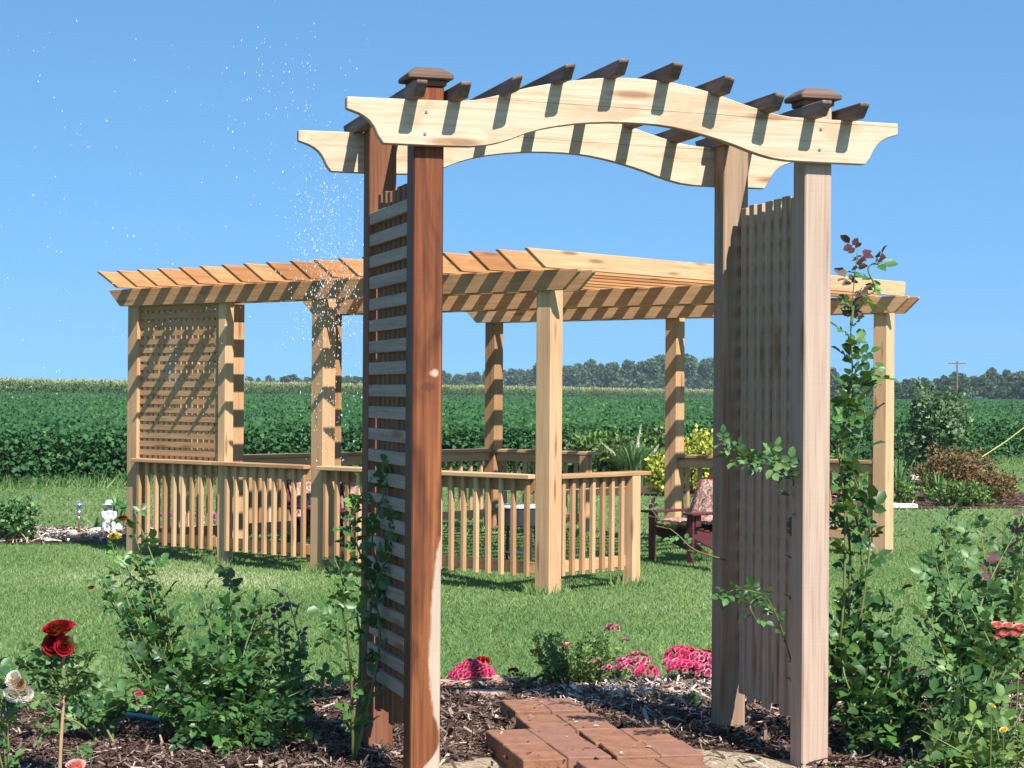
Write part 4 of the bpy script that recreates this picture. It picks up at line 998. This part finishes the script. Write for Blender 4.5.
g = at(79,530,21.4); t = thing('path_light', 'small copper coloured path light on a stake left of the statue', 'garden light', (g.x,21.4,-.09))
COP = plain('copper', (.55,.36,.24), .35, .5, .8); CH = plain('chrome', (.75,.75,.75), .25, .5, .9)
MB().lathe([(.010,-.05),(.011,.15),(.009,.20)], n=10).build('stake', COP, t, smooth=True)
MB().lathe([(.012,.20),(.026,.205),(.034,.235),(.022,.25)], n=16).build('collar', CH, t, smooth=True)
MB().lathe([(.022,.251),(.026,.30),(.024,.302)], n=16).build('lens', plain('frosted', (.6,.6,.58), .3), t, smooth=True)
MB().lathe([(.02,.303),(.062,.306),(.058,.318),(.028,.335),(.012,.345),(.010,.352)], n=20).build('lamp_cap', CH, t, smooth=True)

# ------------------------------------------------------------------ chairs and table in the pergola
MAR = plain('maroon_paint', (.095,.022,.024), .5, .4, scale=30)
def adirondack(label, loc, rz):
    t = thing('adirondack_chair', label, 'chair', loc, rz, 'maroon adirondack chairs under the pergola'); t.scale = (.86,.86,.86)
    # faces -Y locally
    for s in (-1, 1):
        MB().box(s*.29-.045, s*.29+.045, -.30, -.27, 0, .52).build('front_leg', MAR, t, bevel=.004)
        mb = MB(); mb.prism([(-.30,.30),(-.30,.38),(.10,.30),(.52,.06),(.56,0),(.44,0)], 'x', s*.25-.016, s*.25+.016); mb.build('rear_leg', MAR, t, bevel=.003)
        mb = MB(); mb.prism([(s*.24,-.36),(s*.40,-.36),(s*.40,-.10),(s*.33,.34),(s*.25,.34)] , 'z', .521, .545); mb.build('armrest', MAR, t, bevel=.004)
        mb = MB(); mb.box(s*.33-.012, s*.33+.012, -.26, -.24+.06, .40, .518); mb.build('arm_bracket', MAR, t)
    mb = MB()
    for k in range(6):
        y = -.30+k*.085; z = .385-.012*k-.004*k*k*.5; mb.box(-.265, .265, y, y+.07, z, z+.02)
    mb.build('seat', MAR, t, bevel=.003)
    mb = MB(); Mx = Matrix.Translation((0,.14,.28)) @ Matrix.Rotation(R(-24),4,'X')
    for k in range(5):
        x = -.21+k*.105; h = .66+.07*(1-abs(k-2)/2); mb.box(x-.047, x+.047, 0, .02, 0, h, Mx)
    mb.box(-.26,.26,.021,.045,.25,.31, Mx); mb.box(-.25,.25,.021,.045,.50,.55, Mx)
    mb.build('backrest', MAR, t, bevel=.003); return t
m, n, bs = mat_base('floral_cloth'); tcn = N_(n, 'ShaderNodeTexCoord').outputs['Object']
vo = N_(n, 'ShaderNodeTexVoronoi'); vo.inputs['Scale'].default_value = 42; n.links.new(tcn, vo.inputs['Vector'])
sp = N_(n, 'ShaderNodeSeparateColor'); n.links.new(vo.outputs['Color'], sp.inputs[0])
n.links.new(ramp(n, sp.outputs[0], [(.0, (.45,.10,.10)), (.3, (.55,.42,.34)), (.5, (.06,.05,.04)), (.7, (.36,.12,.10)), (.85, (.10,.12,.06)), (1, (.42,.34,.28))]), bs.inputs['Base Color']); bs.inputs['Roughness'].default_value = .9
FLORAL = m
def cushion(label, loc, rz):
    """padded seat-and-back cushion lying on a chair"""
    bm = bmesh.new(); path = [(-.30,.435),(-.12,.425),(.05,.405),(.165,.41),(.25,.58),(.32,.74),(.38,.86)]
    for i, (y, z) in enumerate(path): pass
    mb = MB(); n_ = len(path); th = .05
    vs = []
    for i, (y, z) in enumerate(path):
        y2, z2 = path[min(i+1,n_-1)]; y1, z1 = path[max(i-1,0)]; dy, dz = y2-y1, z2-z1; l = math.hypot(dy,dz); ny, nz = -dz/l, dy/l
        puff = th*(.45 if i in (0,n_-1,3) else 1.0)
        for x in (-.22,-.12,0,.12,.22):
            e = .5 if abs(x) > .2 else 1.0; vs.append((x, y+ny*puff*e, z+nz*puff*e))
        for x in (.22,.12,0,-.12,-.22): vs.append((x, y, z))
    fs = []
    for i in range(n_-1):
        for j in range(10): fs.append((i*10+j, i*10+(j+1)%10, (i+1)*10+(j+1)%10, (i+1)*10+j))
    fs += [tuple(range(10)), tuple(range((n_-1)*10, n_*10))]
    mb.add(vs, fs); o = mb.build('chair_cushion', FLORAL, smooth=True); o.location = loc; o.rotation_euler = (0,0,rz); o.scale = (.86,)*3; tag(o, label, 'cushion'); return o
for px, D, rz, lab in ((691,18.5,R(-50),'maroon adirondack chair in view left of the rear right arbor post'), (322,19.0,R(40),'maroon adirondack chair behind the left pickets near the second tall post'), (372,18.3,R(20),'maroon adirondack chair mostly hidden behind the wet arbor post')):
    p = at(px,400,D); loc = (p.x, D, -.1); adirondack(lab, loc, rz)
    cushion(lab.replace('maroon adirondack chair', 'floral cushion on the chair'), loc, rz)
p = at(520,400,17.3); t = thing('side_table', 'small dark round side table with a pale top behind the front pickets', 'table', (p.x,17.3,-.1))
BLK = plain('black_metal', (.03,.03,.035), .45, .5)
MB().lathe([(.20,.555),(.205,.56),(.205,.575),(.20,.58)], n=24).build('table_top', plain('pale_top', (.55,.58,.62), .3, .5), t, smooth=False)
MB().lathe([(.19,.40),(.195,.41),(.195,.553),(.19,.554)], n=24).build('apron', BLK, t)
for k in range(4):
    a = k*1.571+.6; mb = MB(); mb.tube([(.17*math.cos(a),.17*math.sin(a),.41),(.19*math.cos(a),.19*math.sin(a),0)], [.014,.012], 8); mb.build('leg', BLK, t)
MB().lathe([(.15,.16),(.155,.165),(.155,.175),(.15,.18)], n=20).build('shelf', BLK, t)

# ------------------------------------------------------------------ sprinkler spray
m, n, bs = mat_base('water_drop'); bs.inputs['Base Color'].default_value = (.92,.95,1,1); bs.inputs['Roughness'].default_value = .1; bs.inputs['Specular IOR Level'].default_value = .8
bs.inputs['Transmission Weight'].default_value = .25; DROP = m
def spray():
    V = []; F = []
    def drop(p, r, st):
        n0 = len(V); s = Vector((random.uniform(-.25,.25), 0, 1)).normalized()*st
        V.extend([p+s, p-s, p+Vector((r,0,0)), p+Vector((0,r,0)), p+Vector((-r,0,0)), p+Vector((0,-r,0))])
        F.extend([(n0+a,n0+b,n0+c) for a,b,c in ((0,2,3),(0,3,4),(0,4,5),(0,5,2),(1,3,2),(1,4,3),(1,5,4),(1,2,5))])
    for k in range(1250):
        t = random.random()
        if t < .55: px, py, D = random.gauss(328,20), random.triangular(150,350,290), random.uniform(10,14)
        elif t < .60: px, py, D = random.gauss(312,20), random.uniform(120,300), random.uniform(10,14)
        elif t < .65: s = random.random(); px, py, D = 240+90*s+random.gauss(0,16), 55+60*s+random.gauss(0,26), random.uniform(10,13)
        elif t < .80: px, py, D = random.gauss(330,14), random.uniform(300,470), random.uniform(10,14)
        else: px, py, D = random.uniform(0,370), random.uniform(20,400), random.uniform(9,15)
        big = random.random()**4; drop(at(px,py,D), .0013+.0022*big, .004+.010*random.random()**2)
    np_mesh('water_spray', np.array([tuple(v) for v in V]), np.array(F), DROP)
    o = bpy.data.objects['water_spray']; tag(o, 'fine drops of sprinkler water falling left of the arbor', 'water spray', kind='stuff')
spray()

g0 = at(78,668,8.9); pts = [at(78,672,8.9), at(95,674,8.8), at(112,680,8.7), at(132,684,8.6), at(150,690,8.5)]
pts = [Vector((p.x, p.y, .03)) for p in [at(60,700,9.0), at(95,708,8.9), at(130,712,8.75), at(165,722,8.6), at(200,735,8.4)]]
mb = MB(); mb.tube(catmull(pts, 6), .011, 8); tag(mb.build('garden_hose', plain('hose', (.06,.24,.20), .4), smooth=True), 'thin teal garden hose lying on the mulch behind the red rose', 'hose')
# ------------------------------------------------------------------ air
m = bpy.data.materials.new('haze'); m.use_nodes = True; n = m.node_tree; n.nodes.clear()
pv = n.nodes.new('ShaderNodeVolumePrincipled'); pv.inputs['Color'].default_value = (.80,.88,1,1); pv.inputs['Density'].default_value = .00026; pv.inputs['Anisotropy'].default_value = .2
out = n.nodes.new('ShaderNodeOutputMaterial'); n.links.new(pv.outputs[0], out.inputs['Volume'])
hz = MB().box(-420, 420, -60, 900, -1.6, 30).build('haze', m); tag(hz, 'thin summer haze over the fields', 'haze', kind='stuff'); hz.display_type = 'WIRE'
